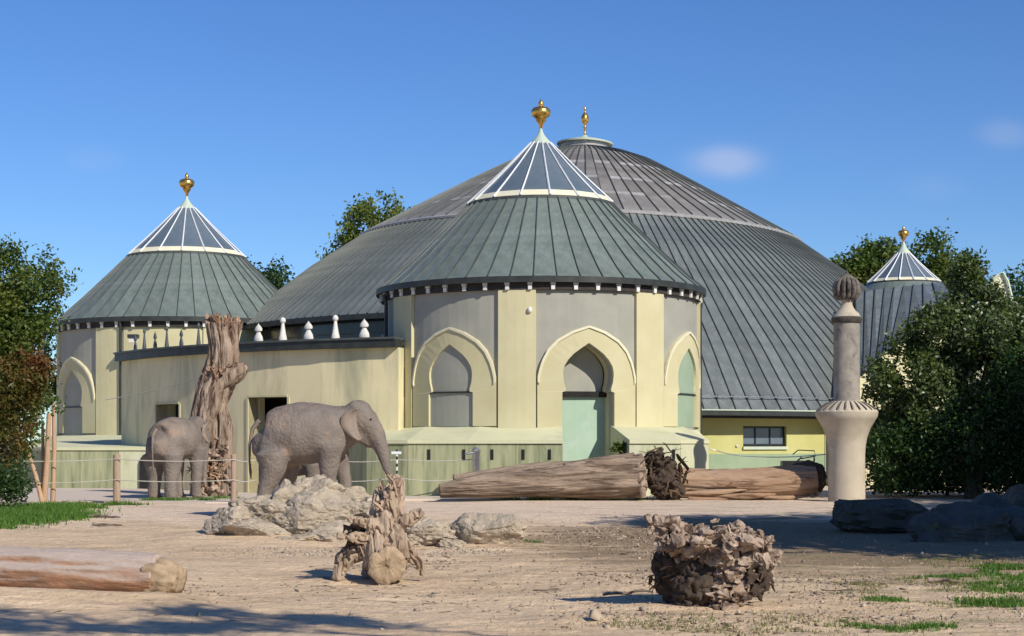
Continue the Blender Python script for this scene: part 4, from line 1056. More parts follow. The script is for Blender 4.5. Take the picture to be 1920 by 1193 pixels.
# gnarled root ball in the foreground
rb = thing('root_ball', 'squat tangled root ball in the foreground with a dark hollow', 'root', (*G(1330, 1140), 0))
YR = 15.8
def K(px, py, dy=0): return W(px, py, YR + dy)
pa = [('b', K(1325, 1060, .12), (.42, .34, .30)), ('t', [K(1320, 1070, .0), K(1298, 1110, -.1), K(1292, 1140, -.1)], [.28, .22, .14]), ('b', K(1400, 1050, .1), (.24, .25, .24)), ('b', K(1262, 1060, .15), (.20, .22, .24)),
      ('t', [K(1255, 1060, .15), K(1258, 1095, .1), K(1285, 1135, .05)], [.16, .14, .09])]
gnarl('hollow_shade_core', pa, M['rootdark'], rb, .018, (), 2, fn=fibre((6, 6, 6), .07, .05, 8))  # dark material puts the shade of the hollow into the core's colour
pa = [('b', K(1370, 1035, .02), (.34, .32, .24)), ('t', [K(1372, 1060, -.1), K(1368, 1100, -.22), K(1355, 1138, -.25)], [.2, .17, .12]), ('t', [K(1385, 1080, -.1), K(1392, 1115, -.2)], [.14, .11]), ('t', [K(1330, 1128, -.2), K(1350, 1138, -.28), K(1385, 1132, -.28)], [.06, .08, .05]), ('b', K(1425, 1050, 0), (.17, .22, .17)), ('b', K(1290, 1005, .05), (.2, .24, .12)),
      ('t', [K(1290, 1000, 0), K(1245, 990, -.15), K(1214, 985, -.2), K(1212, 1005, -.2)], [.12, .11, .08, .03]), ('t', [K(1225, 1008, -.18), K(1262, 1022, -.22), K(1300, 1020, -.2)], [.06, .07, .08]), ('t', [K(1400, 1010, 0), K(1440, 1020, -.1), K(1452, 1008, -.12)], [.12, .08, .03]), ('t', [K(1420, 1050, -.1), K(1452, 1048, -.2), K(1464, 1040, -.2)], [.1, .07, .04])]
for i in range(34):
    a = RS.uniform(-.1, pi * .96); rr_ = RS.uniform(.40, .56); yy = RS.uniform(-.4, .25)
    c0 = K(1345, 1050, yy * .5)
    e = (c0[0] + rr_ * 1.02 * cos(a), c0[1] + yy, max(.3, c0[2] + rr_ * .66 * sin(a) * sqrt(max(.1, 1 - (yy / .6) ** 2))))
    b = ((c0[0] + e[0]) / 2, (c0[1] + e[1]) / 2, (c0[2] + e[2]) / 2 + RS.uniform(-.03, .08))
    pa.append(('t', [c0, b, e], [.12, .09, .02]))
gnarl('root_mass', pa, M['paleroot'], rb, .011, (), 1, fn=fibre((5, 5, 8), .13, .10, 12, hf=.4))
facet([c for c in COL.objects if c.name.startswith("root_mass")][0], .15)
full = ((-1, 1), (-1, .35), (-.35, 1))
shards('splintered_roots', [(K(1368, 1035, .02), (.38, .36, .27), 4, full), (K(1425, 1045, 0), (.20, .24, .2), 1.4, full), (K(1280, 1002, .0), (.27, .26, .11), 1.2, ((-1, 1), (-1, .5), (.0, 1))), (K(1372, 1100, -.12), (.18, .2, .2), 1.2, ((-.6, 1), (-1, 0), (-1, 1)))], M['splinters'], rb, 9, 55, (.06, .16), .28, .1)
shards('dark_rootlets', [(K(1262, 1060, .12), (.22, .24, .26), 1, ((-1, .3), (-1, .3), (-1, 1))), (K(1420, 1085, .0), (.14, .2, .14), 1, ((-1, 1), (-1, .2), (-1, 1)))], M['darksplinters'], rb, 10, 60, (.05, .14), .18, .35)
pa = []
for i in range(26):
    x0, y0 = RS.uniform(1395, 1440), RS.uniform(1060, 1120)
    pa.append(('t', [K(x0, y0, -.1), K(x0 + RS.uniform(-8, 16), y0 + RS.uniform(-6, 14), -.2), K(x0 + RS.uniform(-20, 26), min(1130, y0 + RS.uniform(-12, 22)), -.2)], [.03, .02, .008]))
gnarl('hanging_roots', pa, M['rootdark'], rb, .012, ((.015, .05),), 0)

# half buried log at lower left
bl_ = thing('half_buried_log', 'thick reddish log half buried in sand at lower left', 'log', (-5, 16.8, 0))
rough_tube('log_body', [W(-260, 1070, 17.6), W(-60, 1070, 17.4), W(130, 1075, 17.1), W(300, 1082, 16.9)], [.24, .25, .255, .23], M['rustlog'], bl_, 200, 80, .11, 2, .8, .03, 61, ridges=.06)
rough_tube('rotten_end', [W(285, 1083, 16.9), W(310, 1084, 16.85), W(338, 1088, 16.8)], [.215, .205, .13], M['endgrain'], bl_, 30, 40, .15, 2.5, 3, .06, 66, ridges=.12)

# ------------------------------------------------------------------ elephants
def elephant(label, loc, rz, s, legs, trunk, head_dz=0.0, name='elephant'):
    t = thing(name, label, 'elephant', loc, rz, group='elephants in the enclosure')
    t.scale = (s, s, s)
    mb = MB()
    spine = [(-1.26, 1.72, .16, .16), (-1.18, 1.62, .38, .32), (-1.02, 1.58, .56, .47), (-.8, 1.66, .60, .56), (-.4, 1.72, .645, .63), (0, 1.74, .605, .61), (.3, 1.79, .52, .50), (.5, 1.86, .44, .38), (.66, 1.93, .38, .30)]
    mb.tube([(x, 0, z) for x, z, a, b in spine], [(b, a) for x, z, a, b in spine], 24)
    mb.ball((.80, 0, 2.04 + head_dz), (.30, .27, .37)); mb.ball((.72, .10, 2.20 + head_dz), (.20, .15, .20)); mb.ball((.72, -.10, 2.20 + head_dz), (.20, .15, .20))
    mb.ball((.98, 0, 1.93 + head_dz), (.22, .21, .28)); mb.ball((.86, 0, 1.66 + head_dz), (.2, .15, .16))
    mb.tube([(.85, 0, 1.62), (.98, 0, 1.47), (1.06, 0, 1.42)], [.12, .08, .03], 12)
    mb.tube([p[:3] for p in trunk], [p[3] for p in trunk], 14)
    for (y, pts) in legs:
        mb.tube([(p[0], y * (p[3] if len(p) > 3 else 1), p[1]) for p in pts], [p[2] for p in pts], 16)
        f = pts[-1]; mb.ball((f[0] + .03, y * (f[3] if len(f) > 3 else 1), f[1] + .03), (f[2] * 1.12, f[2] * 1.08, .09))
    # hips, shoulders
    for y in (-1, 1):
        mb.ball((-.85, y * .32, 1.42), (.34, .2, .46)); mb.ball((.26, y * .30, 1.55), (.26, .18, .42))
        mb.ball((.98, y * .17, 1.98 + head_dz), (.09, .06, .07))
    body = mb.build('body', M['skin'], t)
    r = body.modifiers.new('fuse', 'REMESH'); r.mode = 'VOXEL'; r.voxel_size = .028; r.use_smooth_shade = True
    sm = body.modifiers.new('soften', 'SMOOTH'); sm.factor = .8; sm.iterations = 26
    for (st_, sc, dp) in ((.03, .5, 2), (.008, .09, 3)):
        tx = bpy.data.textures.new('skin_folds', 'CLOUDS'); tx.noise_scale = sc; tx.noise_depth = dp
        dm = body.modifiers.new('folds', 'DISPLACE'); dm.texture = tx; dm.strength = st_; dm.texture_coords = 'LOCAL'
    bake(body, fibre((5, 5, 5), .006, .010, int(s * 100), hf=.5))
    for sg in (-1, 1):
        # ear: curved thin flap hanging from behind the eye
        rows_ = [(.02, 2.22, .10), (-.05, 2.16, .30), (-.07, 2.02, .37), (-.04, 1.88, .36), (.02, 1.76, .30), (.09, 1.66, .19), (.16, 1.60, .06)]
        vs = []; fs = []; nc = 6
        for (dx, z, w) in rows_:
            for k in range(nc + 1):
                f = k / nc
                x = .80 + dx * .5 - w * .86 * f; yb = .26 + .12 * sin(f * pi * .8) + .05 * f + .02 * sin(z * 14 + f * 5)
                vs.append((x, sg * yb, z + head_dz - .03 * f))
        for i in range(len(rows_) - 1):
            for k in range(nc):
                a = i * (nc + 1) + k; fs.append((a, a + 1, a + nc + 2, a + nc + 1))
        e = MB().add(vs, fs).build('ear', M['skin2'], t, smooth=80)
        so = e.modifiers.new('thick', 'SOLIDIFY'); so.thickness = .025; so.offset = 0
        sb_ = e.modifiers.new('round', 'SUBSURF'); sb_.levels = 2; sb_.render_levels = 2
        MB().ball((1.05, sg * .205, 2.0 + head_dz), .022, 10, 8).build('eye', M['black'], t, smooth=80)
    for (y, pts) in legs:
        f = pts[-1]; yy = y * (f[3] if len(f) > 3 else 1)
        for k in (-1, 0, 1):
            a = k * .65
            MB().ball((f[0] + .03 + f[2] * 1.1 * cos(a), yy + f[2] * 1.05 * sin(a), f[1] + .02), (.03, .035, .04), 8, 6).build('toenail', M['nail'], t, smooth=80)
    MB().tube([(-1.22, 0, 1.98), (-1.36, 0, 1.82), (-1.42, -.02, 1.5), (-1.42, -.03, 1.15), (-1.40, -.03, .95), (-1.39, -.03, .80)], [.06, .045, .03, .022, .03, .01], 10).build('tail', M['skin'], t, smooth=80)
    return t
walk = [(-.36, [(-.92, 1.35, .36), (-.88, 1.0, .27), (-1.02, .66, .17), (-1.12, .34, .135), (-1.24, .05, .155)]),
        (.34, [(-.85, 1.3, .34), (-.72, .95, .26), (-.74, .62, .16), (-.84, .3, .135), (-.82, .05, .155)]),
        (-.32, [(.24, 1.5, .30), (.22, 1.12, .22), (.22, .75, .15), (.18, .4, .125), (.20, .05, .15)]),
        (.32, [(.28, 1.45, .28), (.36, 1.1, .20), (.46, .75, .14), (.48, .42, .12), (.56, .05, .145)])]
trk = [(.98, 0, 1.92, .23), (1.12, 0, 1.72, .20), (1.22, 0, 1.48, .165), (1.28, 0, 1.25, .13), (1.34, 0, 1.05, .11), (1.42, 0, .88, .09), (1.50, 0, .76, .07), (1.55, 0, .72, .055)]
e1x, e1y = W(600, 0, 34.3)[:2]
elephant('large walking elephant in side view reaching its trunk toward the stump', (e1x, e1y, gh(e1x, e1y) - .02), rad(-2), 1.0, walk, trk)
stand = [(-.30, [(-.90, 1.35, .36), (-.86, 1.0, .28), (-.90, .66, .21), (-.95, .34, .18), (-.92, .05, .19)]),
         (.34, [(-.85, 1.3, .36), (-.80, .95, .28), (-.80, .62, .21), (-.84, .3, .18), (-.82, .05, .19)]),
         (-.36, [(.24, 1.5, .30), (.24, 1.12, .22), (.24, .75, .17), (.22, .4, .15), (.24, .05, .17)]),
         (.34, [(.28, 1.45, .28), (.30, 1.1, .20), (.34, .75, .16), (.32, .42, .14), (.36, .05, .165)])]
trk2 = [(.98, 0, 1.92, .23), (1.10, 0, 1.70, .20), (1.14, 0, 1.45, .165), (1.15, 0, 1.15, .13), (1.15, 0, .85, .11), (1.15, 0, .6, .09), (1.18, 0, .4, .07), (1.24, 0, .3, .055)]
e2x, e2y = W(340, 0, 45.6)[:2]
elephant('smaller elephant seen from behind next to the dead trunk', (e2x, e2y, gh(e2x, e2y) + .02), rad(66), .93, stand, trk2, name='elephant')
e3x, e3y = W(592, 0, 37.0)[:2]
elephant('young elephant mostly hidden behind the large walking elephant', (e3x - .2, e3y, gh(e3x, e3y)), rad(-3), .72, stand, trk2, name='elephant')

# ------------------------------------------------------------------ fences, posts, poles, small things
def post(px, py0, py1, Y, lab, r=.07, mat='postwood'):
    x, y, z1 = W(px, py0, Y)
    o = MB().lathe([(r, 0), (r * .97, .4), (r * .95, z1 - .02), (r * .7, z1)], 12).build('fence_post', M[mat], smooth=40)
    o.location = (x, y, 0); return tag(o, lab, 'post', group='wooden posts of the rope fence')
post(219, 852, 946, 42.5, 'wooden fence post left of the smaller elephant', .095)
post(438, 852, 938, 42.6, 'wooden fence post right of the dead trunk', .075)
def wire(name, lab, pts, r=.012, mat='wire', grp=None, cat='rope'):
    P_ = [W(*p) for p in pts]; out = []
    for a, b in zip(P_[:-1], P_[1:]):
        for k in range(8):
            f = k / 8; out.append(tuple(a[i] + (b[i] - a[i]) * f - (.05 * sin(pi * f) if i == 2 else 0) for i in range(3)))
    out.append(P_[-1])
    o = MB().tube(out, r, 6).build(name, M[mat], smooth=60)
    return tag(o, lab, cat, grp)
wire('fence_rope', 'upper fence rope strung across in front of the smaller elephant', [(-40, 862, 42.3), (219, 861, 42.4), (438, 862, 42.5), (480, 862, 43)], .013)
wire('fence_rope', 'lower fence rope strung across in front of the smaller elephant', [(-40, 905, 42.3), (219, 900, 42.4), (438, 900, 42.5), (480, 900, 43)], .013)
wire('fence_rope', 'upper rope between the trunk of the large elephant and the log', [(620, 864, 46.2), (744, 862, 46.2), (893, 861, 46.3)], .014)
wire('fence_rope', 'lower rope between the trunk of the large elephant and the log', [(620, 902, 46.2), (744, 896, 46.2), (850, 900, 46.3)], .014)
wire('cable', 'thin pale cable running up to the dead trunk from the left tower', [(198, 750, 50), (376, 708, 47.4)], .012, cat='cable')
wire('cable', 'sagging cable in front of the low olive wall and window', [(1322, 838, 51), (1400, 856, 51), (1550, 852, 50)], .016, 'steel', cat='cable')
sp = thing('insulator_post', 'thin white and black post behind the tip of the trunk', 'post', (*W(744, 0, 45.6)[:2], 0))
for k in range(5):
    z0 = .40 + k * .19; MB().lathe([(.03, z0), (.03, z0 + .10)], 8).build('white_band', M['white'], sp); MB().lathe([(.026, z0 + .10), (.026, z0 + .19)], 8).build('black_band', M['black'], sp)
MB().tube([(0, 0, -.1), (0, 0, .4)], .025, 8).build('stem', M['black'], sp); MB().box((-.14, -.04, 1.22), (.12, .04, 1.29)).build('crossbar', M['whitebar'], sp)
tp = thing('metal_standpipe', 'silver water standpipe with a tap behind the long log', 'standpipe', (*W(893, 0, 46.0)[:2], 0))
MB().lathe([(.105, 0), (.105, 1.26), (.12, 1.28), (.12, 1.34), (.06, 1.40)], 16).build('pipe', M['steel'], tp, smooth=40)
MB().tube([(0, 0, 1.26), (-.12, -.06, 1.25), (-.30, -.08, 1.21)], [.05, .035, .02], 8).build('spout', M['steel'], tp, smooth=50)
# leaning poles in front of the left plinth
for (a, b, r, lab) in (((101, 757, 42.6), (99, 928, 42.6), .065, 'upright peeled pole, rightmost of the leaning poles at left'), ((92, 775, 42.4), (82, 926, 42.3), .075, 'thickest peeled pole, second from the right at left'),
        ((80, 795, 42.8), (79, 927, 42.3), .05, 'thin peeled pole, third from the right at left'), ((52, 845, 42.5), (80, 926, 42.2), .06, 'short peeled pole leaning left, leftmost of its cluster')):
    A, B = Vector(W(*a)), Vector(W(*b)); B.z = 0
    o = MB().tube([B - B, (A - B) * .5 + Vector((.02, 0, .03)), A - B], [r, r * .9, r * .75], 10).build('wooden_pole', M['polewood'], smooth=50)
    o.location = B; tag(o, lab, 'pole', 'peeled poles leaning beside the leafy tree')
# handcart-like frame on the logs
fr = thing('metal_hand_cart', 'small dark metal cart frame behind the split log by the column', 'cart', (*W(1510, 0, 47.5)[:2], 0))
for zz in (.9, 1.2):
    MB().tube([(-.35, 0, zz), (-.2, 0, zz + .12), (.25, 0, zz + .10), (.3, .1, zz - .05), (-.1, .1, zz - .12)], .018, 6).build('handle_frame', M['black'], fr)
MB().tube([(-.3, .02, .1), (-.3, .02, .95), (-.1, .02, 1.12)], .025, 6).build('upright', M['black'], fr)
MB().tube([(.25, .02, .1), (.25, .02, 1.12)], .025, 6).build('upright', M['black'], fr)
MB().box((-.65, -.1, .72), (.1, .3, 1.02)).build('tray', M['black'], fr)
wh = MB().lathe([(.05, -.04), (.24, -.04), (.26, 0), (.24, .04), (.05, .04)], 20).mesh('wheel', M['black'], 40)
for sx_ in (-.45, .2): link('wheel', wh, fr, loc=(sx_, -.15, .26), rot=(pi / 2, 0, 0))

# ------------------------------------------------------------------ vegetation
def leaves(centres, n, size, spread, rs, flat=.35, aspect=.5):
    c = centres[rs.randint(0, len(centres), n)]
    sp_ = np.array(spread) if hasattr(spread, '__len__') else np.array([spread] * 3)
    p = c + rs.normal(size=(n, 3)) * sp_
    nrm = rs.normal(size=(n, 3)) + np.array([0, 0, flat * 2]); nrm /= np.linalg.norm(nrm, axis=1)[:, None]
    d = rs.normal(size=(n, 3)); d -= (d * nrm).sum(1)[:, None] * nrm; d /= np.linalg.norm(d, axis=1)[:, None]
    b = np.cross(nrm, d); s = size * rs.uniform(.6, 1.35, (n, 1))
    V = np.stack([p - d * s * .5, p + b * s * aspect * .5 + nrm * s * .06, p + d * s * .5, p - b * s * aspect * .5 + nrm * s * .06], 1)
    return V.reshape(-1, 3)
def crown_centres(blobs, n, rs, lo=.55):
    w = np.array([b[1][0] * b[1][1] * b[1][2] for b in blobs]) ** .7; w /= w.sum()
    k = rs.choice(len(blobs), n, p=w)
    u = rs.normal(size=(n, 3)); u /= np.linalg.norm(u, axis=1)[:, None]
    r = (rs.uniform(lo ** 3, 1.12, n)) ** (1 / 3)
    C = np.array([b[0] for b in blobs])[k]; R = np.array([b[1] for b in blobs])[k]
    return C + u * r[:, None] * R
def tree(name, label, base, blobs, n, size, mat, cat='tree', clumps=260, spread=.16, trunk_r=.18, seed=0, lo=.55, group=None, limbs=8, mat2=None, flat=.35):
    rs = np.random.RandomState(seed + 500)
    t = thing(name, label, cat, (base[0], base[1], base[2] if len(base) > 2 else 0), group=group)
    L = np.array(t.location)
    C = crown_centres(blobs, clumps, rs, lo)
    C = C[C[:, 2] > L[2] + .15] if (C[:, 2] > L[2] + .15).sum() > 10 else C
    V = leaves(C, n, size, spread, rs, flat)
    V = V.reshape(-1, 4, 3); V = V[V[:, :, 2].min(1) > L[2] + .02].reshape(-1, 3) - L
    Q = np.arange(len(V)).reshape(-1, 4)
    link('crown', fastmesh('crown', V, Q, mat), t)
    if mat2:
        V = leaves(C[::5], n // 7, size * 1.05, spread, rs, flat) - L
        link('young_shoots', fastmesh('young_shoots', V, np.arange(len(V)).reshape(-1, 4), mat2), t)
    mb = MB(); top = np.mean([b[0] for b in blobs], axis=0) - L
    mb.tube([(0, 0, -.1), (top[0] * .15, top[1] * .15, top[2] * .3), (top[0] * .5, top[1] * .5, top[2] * .65), tuple(top * [.9, .9, 1.0])], [trunk_r, trunk_r * .8, trunk_r * .55, trunk_r * .25], 10)
    mb.build('trunk', M['bark'], t, smooth=60)
    lm = MB()
    for i in range(limbs):
        e = C[rs.randint(len(C))] - L; s = np.array([top[0] * .3, top[1] * .3, top[2] * rs.uniform(.3, .7)])
        m_ = (s + e) / 2 + rs.normal(size=3) * .08 * np.linalg.norm(e - s) + [0, 0, .1]
        lm.tube([tuple(s), tuple(m_), tuple(e)], [trunk_r * .4, trunk_r * .22, trunk_r * .06], 6)
    if limbs: tag(lm.build('limb', M['bark'], t, smooth=60), kind='stuff')
    return t
def B(px, py, Y, rx_, ry_, rz_): return (W(px, py, Y), (rx_, ry_, rz_))
# left edge
tree('leafy_tree', 'tall leafy tree at the left edge in front of the round tower', (-12.4, 40.5), [B(15, 560, 40.5, 1.2, 1.1, 1.1), B(52, 590, 40.5, .6, .9, .8), B(30, 670, 40.5, .68, 1.1, 1.2), B(20, 760, 40.5, .9, 1.1, 1.1), B(-60, 640, 40.8, 1.4, 1.5, 2.0), B(0, 850, 40.6, .6, .8, .7), B(108, 528, 40.5, .32, .5, .26), B(45, 475, 40.5, .1, .2, .22), B(148, 515, 40.5, .12, .15, .08), B(88, 495, 40.5, .12, .2, .22), B(8, 480, 40.5, .3, .3, .25)],
     30000, .115, M['leaf'], clumps=420, spread=.14, seed=1, mat2=M['leafyellow'])
tree('reddening_shrub', 'shrub with reddish leaves at the lower left edge', (-11.7, 38.6), [B(15, 740, 38.6, .75, .7, .8), B(45, 710, 38.6, .5, .5, .5), B(0, 830, 38.6, .6, .6, .7), B(70, 690, 38.6, .3, .4, .3)],
     9000, .10, M['leafred'], 'shrub', clumps=150, spread=.12, trunk_r=.07, seed=2)
tree('low_shrub', 'sparse low shrub over the grass at the left edge', (-11.4, 37.5), [B(5, 900, 37.6, .55, .6, .35), B(25, 920, 37.4, .35, .4, .2)], 2600, .09, M['leafdark'], 'shrub', clumps=70, spread=.12, trunk_r=.04, seed=3, limbs=4)
# right side thicket
tree('bushy_tree', 'big glossy leaved bushy tree filling the right edge', (13.2, 48.5), [B(1835, 620, 48, .95, 1.1, 1.2), B(1812, 520, 48, .36, .5, .6), B(1826, 478, 48, .12, .2, .3), B(1768, 640, 47.6, 1.0, 1.1, .95), B(1705, 705, 47.4, .9, 1.0, .85), B(1650, 720, 47.6, .30, .8, .7), B(1870, 700, 47, 1.3, 1.2, 1.7), B(1790, 790, 47.4, 1.7, 1.3, 1.2), B(1945, 650, 48, 1.0, 1.4, 1.2), B(1690, 830, 48.4, 1.1, 1.0, 1.0), B(1790, 565, 48, .22, .3, .5), B(1868, 565, 48, .18, .3, .4), B(1742, 592, 47.6, .2, .3, .35), B(1690, 645, 47.4, .2, .3, .35), B(1640, 680, 47.4, .15, .3, .3), B(1905, 600, 48, .2, .3, .4)],
     60000, .14, M['leafpale'], clumps=620, spread=.15, trunk_r=.2, seed=4, limbs=14, mat2=M['leaf'])
tree('bushy_tree', 'dark dense tree low at the right edge behind the boulders', (12.4, 46.2), [B(1850, 830, 46, 1.6, 1.0, 1.1), B(1700, 860, 46.6, 1.0, .8, .9), B(1930, 760, 45.5, 1.1, 1.0, 1.5)], 20000, .13, M['leafdark'], clumps=260, spread=.18, seed=5)
tree('hedge_shrub', 'dense dark hedge low behind the stone column and boulders', (12.6, 49.5), [B(1650 + 60 * i, 850, 49.5, .9, .8, 1.3) for i in range(6)], 20000, .15, M['leafdark'], 'hedge', clumps=260, spread=.2, seed=15, trunk_r=.06, limbs=4)
tree('background_tree', 'tall green tree with a leaning top right of the small far tower', (24.5, 92), [B(1760, 500, 92, 1.6, 2, 1.6), B(1790, 550, 92, 2, 2, 2), B(1720, 520, 92, 1.6, 1.6, 1.6), B(1740, 600, 92, 2.6, 2.5, 3)], 14000, .26, M['leaf'], clumps=200, spread=.3, seed=6, mat2=M['leafyellow'])
tree('background_tree', 'green tree between the dome and the small far tower', (19, 98), [B(1650, 500, 98, 1.7, 2, 1.2), B(1600, 520, 98, 1.5, 2, 1.2), B(1625, 560, 98, 2.6, 2.5, 2.6), B(1655, 475, 98, .7, 1, .5)], 12000, .26, M['leaf'], clumps=170, spread=.3, seed=7)
tree('background_tree', 'green tree top showing over the left shoulder of the dome', (-8.5, 104), [B(705, 400, 104, 1.3, 1.5, 1.3), B(670, 430, 104, 1.3, 1.5, .9), B(720, 450, 104, 2.6, 2.2, 2.0), B(740, 385, 104, .5, .8, .3), B(690, 520, 104, 3, 3, 3)], 9000, .28, M['leafyellow'], clumps=130, spread=.3, seed=8)
tree('background_tree', 'tree top in the notch between left tower and dome', (-14.5, 100), [B(515, 520, 100, .9, 1.2, .6), B(490, 545, 100, 1.8, 1.5, 1.2), B(500, 600, 100, 2.5, 2.2, 2.4)], 5000, .26, M['leafdark'], clumps=80, spread=.28, seed=9)
tree('background_tree', 'rounded tree beyond the right edge behind the gable', (25, 84), [B(1915, 560, 84, 1.7, 1.8, 1.4), B(1900, 620, 84, 2.2, 2, 2.4)], 7000, .24, M['leafdark'], clumps=110, spread=.28, seed=10)
tree('background_tree', 'dark tree at far left behind the round tower', (-22.5, 75), [((-22.5, 75, 5.4), (2.2, 2.2, 2.4)), ((-24.5, 76, 5), (2.5, 2.2, 2.4)), ((-19.6, 75, 4.3), (1.2, 1.4, 1.2))], 12000, .22, M['leafdark'], clumps=170, spread=.26, seed=14)
# trees outside the frame on the right that shade the thicket, the rocks and the ground
shade = [(12.4, 22.6, 7.9, 2.1), (14.0, 17.5, 7.4, 3.4), (15.6, 21.6, 8.2, 3.7), (19.0, 17.2, 8.6, 3.6), (20.5, 24.5, 8.8, 4.0), (18.4, 40.5, 4.9, 4.0), (24.5, 42.0, 5.5, 4.2), (17.6, 34.5, 4.6, 3.6), (25.5, 34.0, 6.6, 4.2)]
slab = ['slim high crowned tree just outside the right edge', 'tree outside the right edge standing nearest the camera', 'broad tree outside the right edge, second nearest the camera', 'tree farther right, behind the nearest one', 'tall tree outside the right edge shading the boulders', 'low rounded tree just outside the right edge beside the bushes', 'farthest tree outside the right edge', 'small rounded tree outside the right edge beside the boulders', 'tallest tree far out on the right']
for i, (x, y, zc, r) in enumerate(shade):
    tree('shade_tree', slab[i], (x, y),
         [((x, y, zc), (r, r, r * .62)), ((x - r * .35, y + .6, zc - r * .3), (r * .7, r * .7, r * .45)), ((x + r * .35, y - .5, zc + r * .2), (r * .7, r * .7, r * .45))] + ([((x, y, zc - r * .6), (r * .85, r * .85, r * .5))] if i > 4 else []), 17000, .30, M['leafdark'], clumps=420, spread=.42, seed=20 + i, lo=.1, limbs=8, trunk_r=.25)
tree('shade_tree', 'high boughs of a tree behind the camera that shade the near ground', (10.5, 4.0), [((3.0 + dx, 6.2 + dy, 7.5 + dz), (rx_, ry_, .25)) for dx, dy, dz, rx_, ry_ in ((-.6, .2, 0, .7, .3), (1.6, .5, 0, .7, .3), (.4, -.7, 0, 1.6, .3), (2.6, -.4, .1, .9, .3), (-1.5, -.4, 0, .7, .3))] + [((12.0, 2.6, 7.0), (1.5, 1.2, .8))], 13000, .15, M['leafdark'], clumps=170, spread=.14, seed=30, lo=.1, limbs=10)

def grass(name, label, pts, n, h, mat, seed, w=.012):
    """blades scattered over patches (x, y, rx, ry)"""
    rs = np.random.RandomState(seed); wts = np.array([p[2] * p[3] for p in pts]); k = rs.choice(len(pts), n, p=wts / wts.sum())
    P_ = np.array(pts)[k]; a = rs.uniform(0, 2 * pi, n); r = np.sqrt(rs.uniform(0, 1, n)) * (1 + .25 * rs.normal(size=n))
    x = P_[:, 0] + P_[:, 2] * r * np.cos(a); y = P_[:, 1] + P_[:, 3] * r * np.sin(a)
    keep = fbm(np.stack([x * 3.2, y * 2.6, x * 0], 1), 3, seed) > (-.25 if n > 30000 else -.02)
    x, y = x[keep], y[keep]; n = len(x); z = gz(x, y) - .005
    b = rs.uniform(0, 2 * pi, n); hh = h * rs.uniform(.4, 1.2, n); ww = w * rs.uniform(.7, 1.4, n); lx, ly = rs.normal(size=n) * hh * .35, rs.normal(size=n) * hh * .35
    V = np.stack([np.stack([x - ww * np.cos(b), y - ww * np.sin(b), z], 1), np.stack([x + ww * np.cos(b), y + ww * np.sin(b), z], 1), np.stack([x + lx, y + ly, z + hh], 1)], 1).reshape(-1, 3)
    o = link(name, fastmesh(name, V, np.arange(3 * n).reshape(-1, 3), mat, tri=True)); return tag(o, label, 'grass', kind='stuff')
def gp(px, py, rpx, ry_): x, y = G(px, py); return (x, y, rpx / F * y, ry_)
grass('grass', 'bright green grass tuft patch at the left edge', [gp(20, 975, 110, 3.6), gp(60, 960, 70, 3.0), gp(-60, 970, 120, 5.5), gp(110, 975, 50, 1.6)], 42000, .13, M['grass'], 1, .014)
grass('grass', 'thin grass strip along the foot of the rope fence', [gp(330, 941, 95, .5), gp(410, 938, 35, .5), gp(200, 948, 60, .25), gp(140, 955, 50, .3)], 6500, .12, M['grass'], 2, .014)
grass('grass', 'short grass growing under the long fallen log', [gp(1040, 938, 130, .35), gp(1120, 938, 90, .3)], 4200, .11, M['grass'], 3, .014)
grass('grass', 'patchy grass in the right foreground', [gp(1770, 1082, 50, .5), gp(1870, 1105, 75, .7), gp(1900, 1070, 60, .5), gp(1660, 1125, 40, .2), gp(1690, 1175, 110, .35), gp(1880, 1130, 90, .4), gp(1800, 1158, 45, .15), gp(1000, 1020, 16, .3), gp(1950, 1085, 80, 1.2)], 17000, .05, M['grass'], 4, .008)
grass('dry_grass', 'dry straw coloured grass scattered over the right foreground', [gp(1750, 1110, 200, 2.0), gp(1400, 1175, 300, .8), gp(1850, 1060, 120, 1.0)], 9000, .04, M['drygrass'], 5, .006)
tree('weed', 'small green weed beside the tall door', (*W(1162, 0, 47.6)[:2], 0), [B(1162, 848, 47.4, .22, .15, .3), B(1160, 835, 47.4, .08, .08, .2)], 450, .10, M['leaf'], 'plant', clumps=14, spread=.05, trunk_r=.015, seed=40, limbs=2)

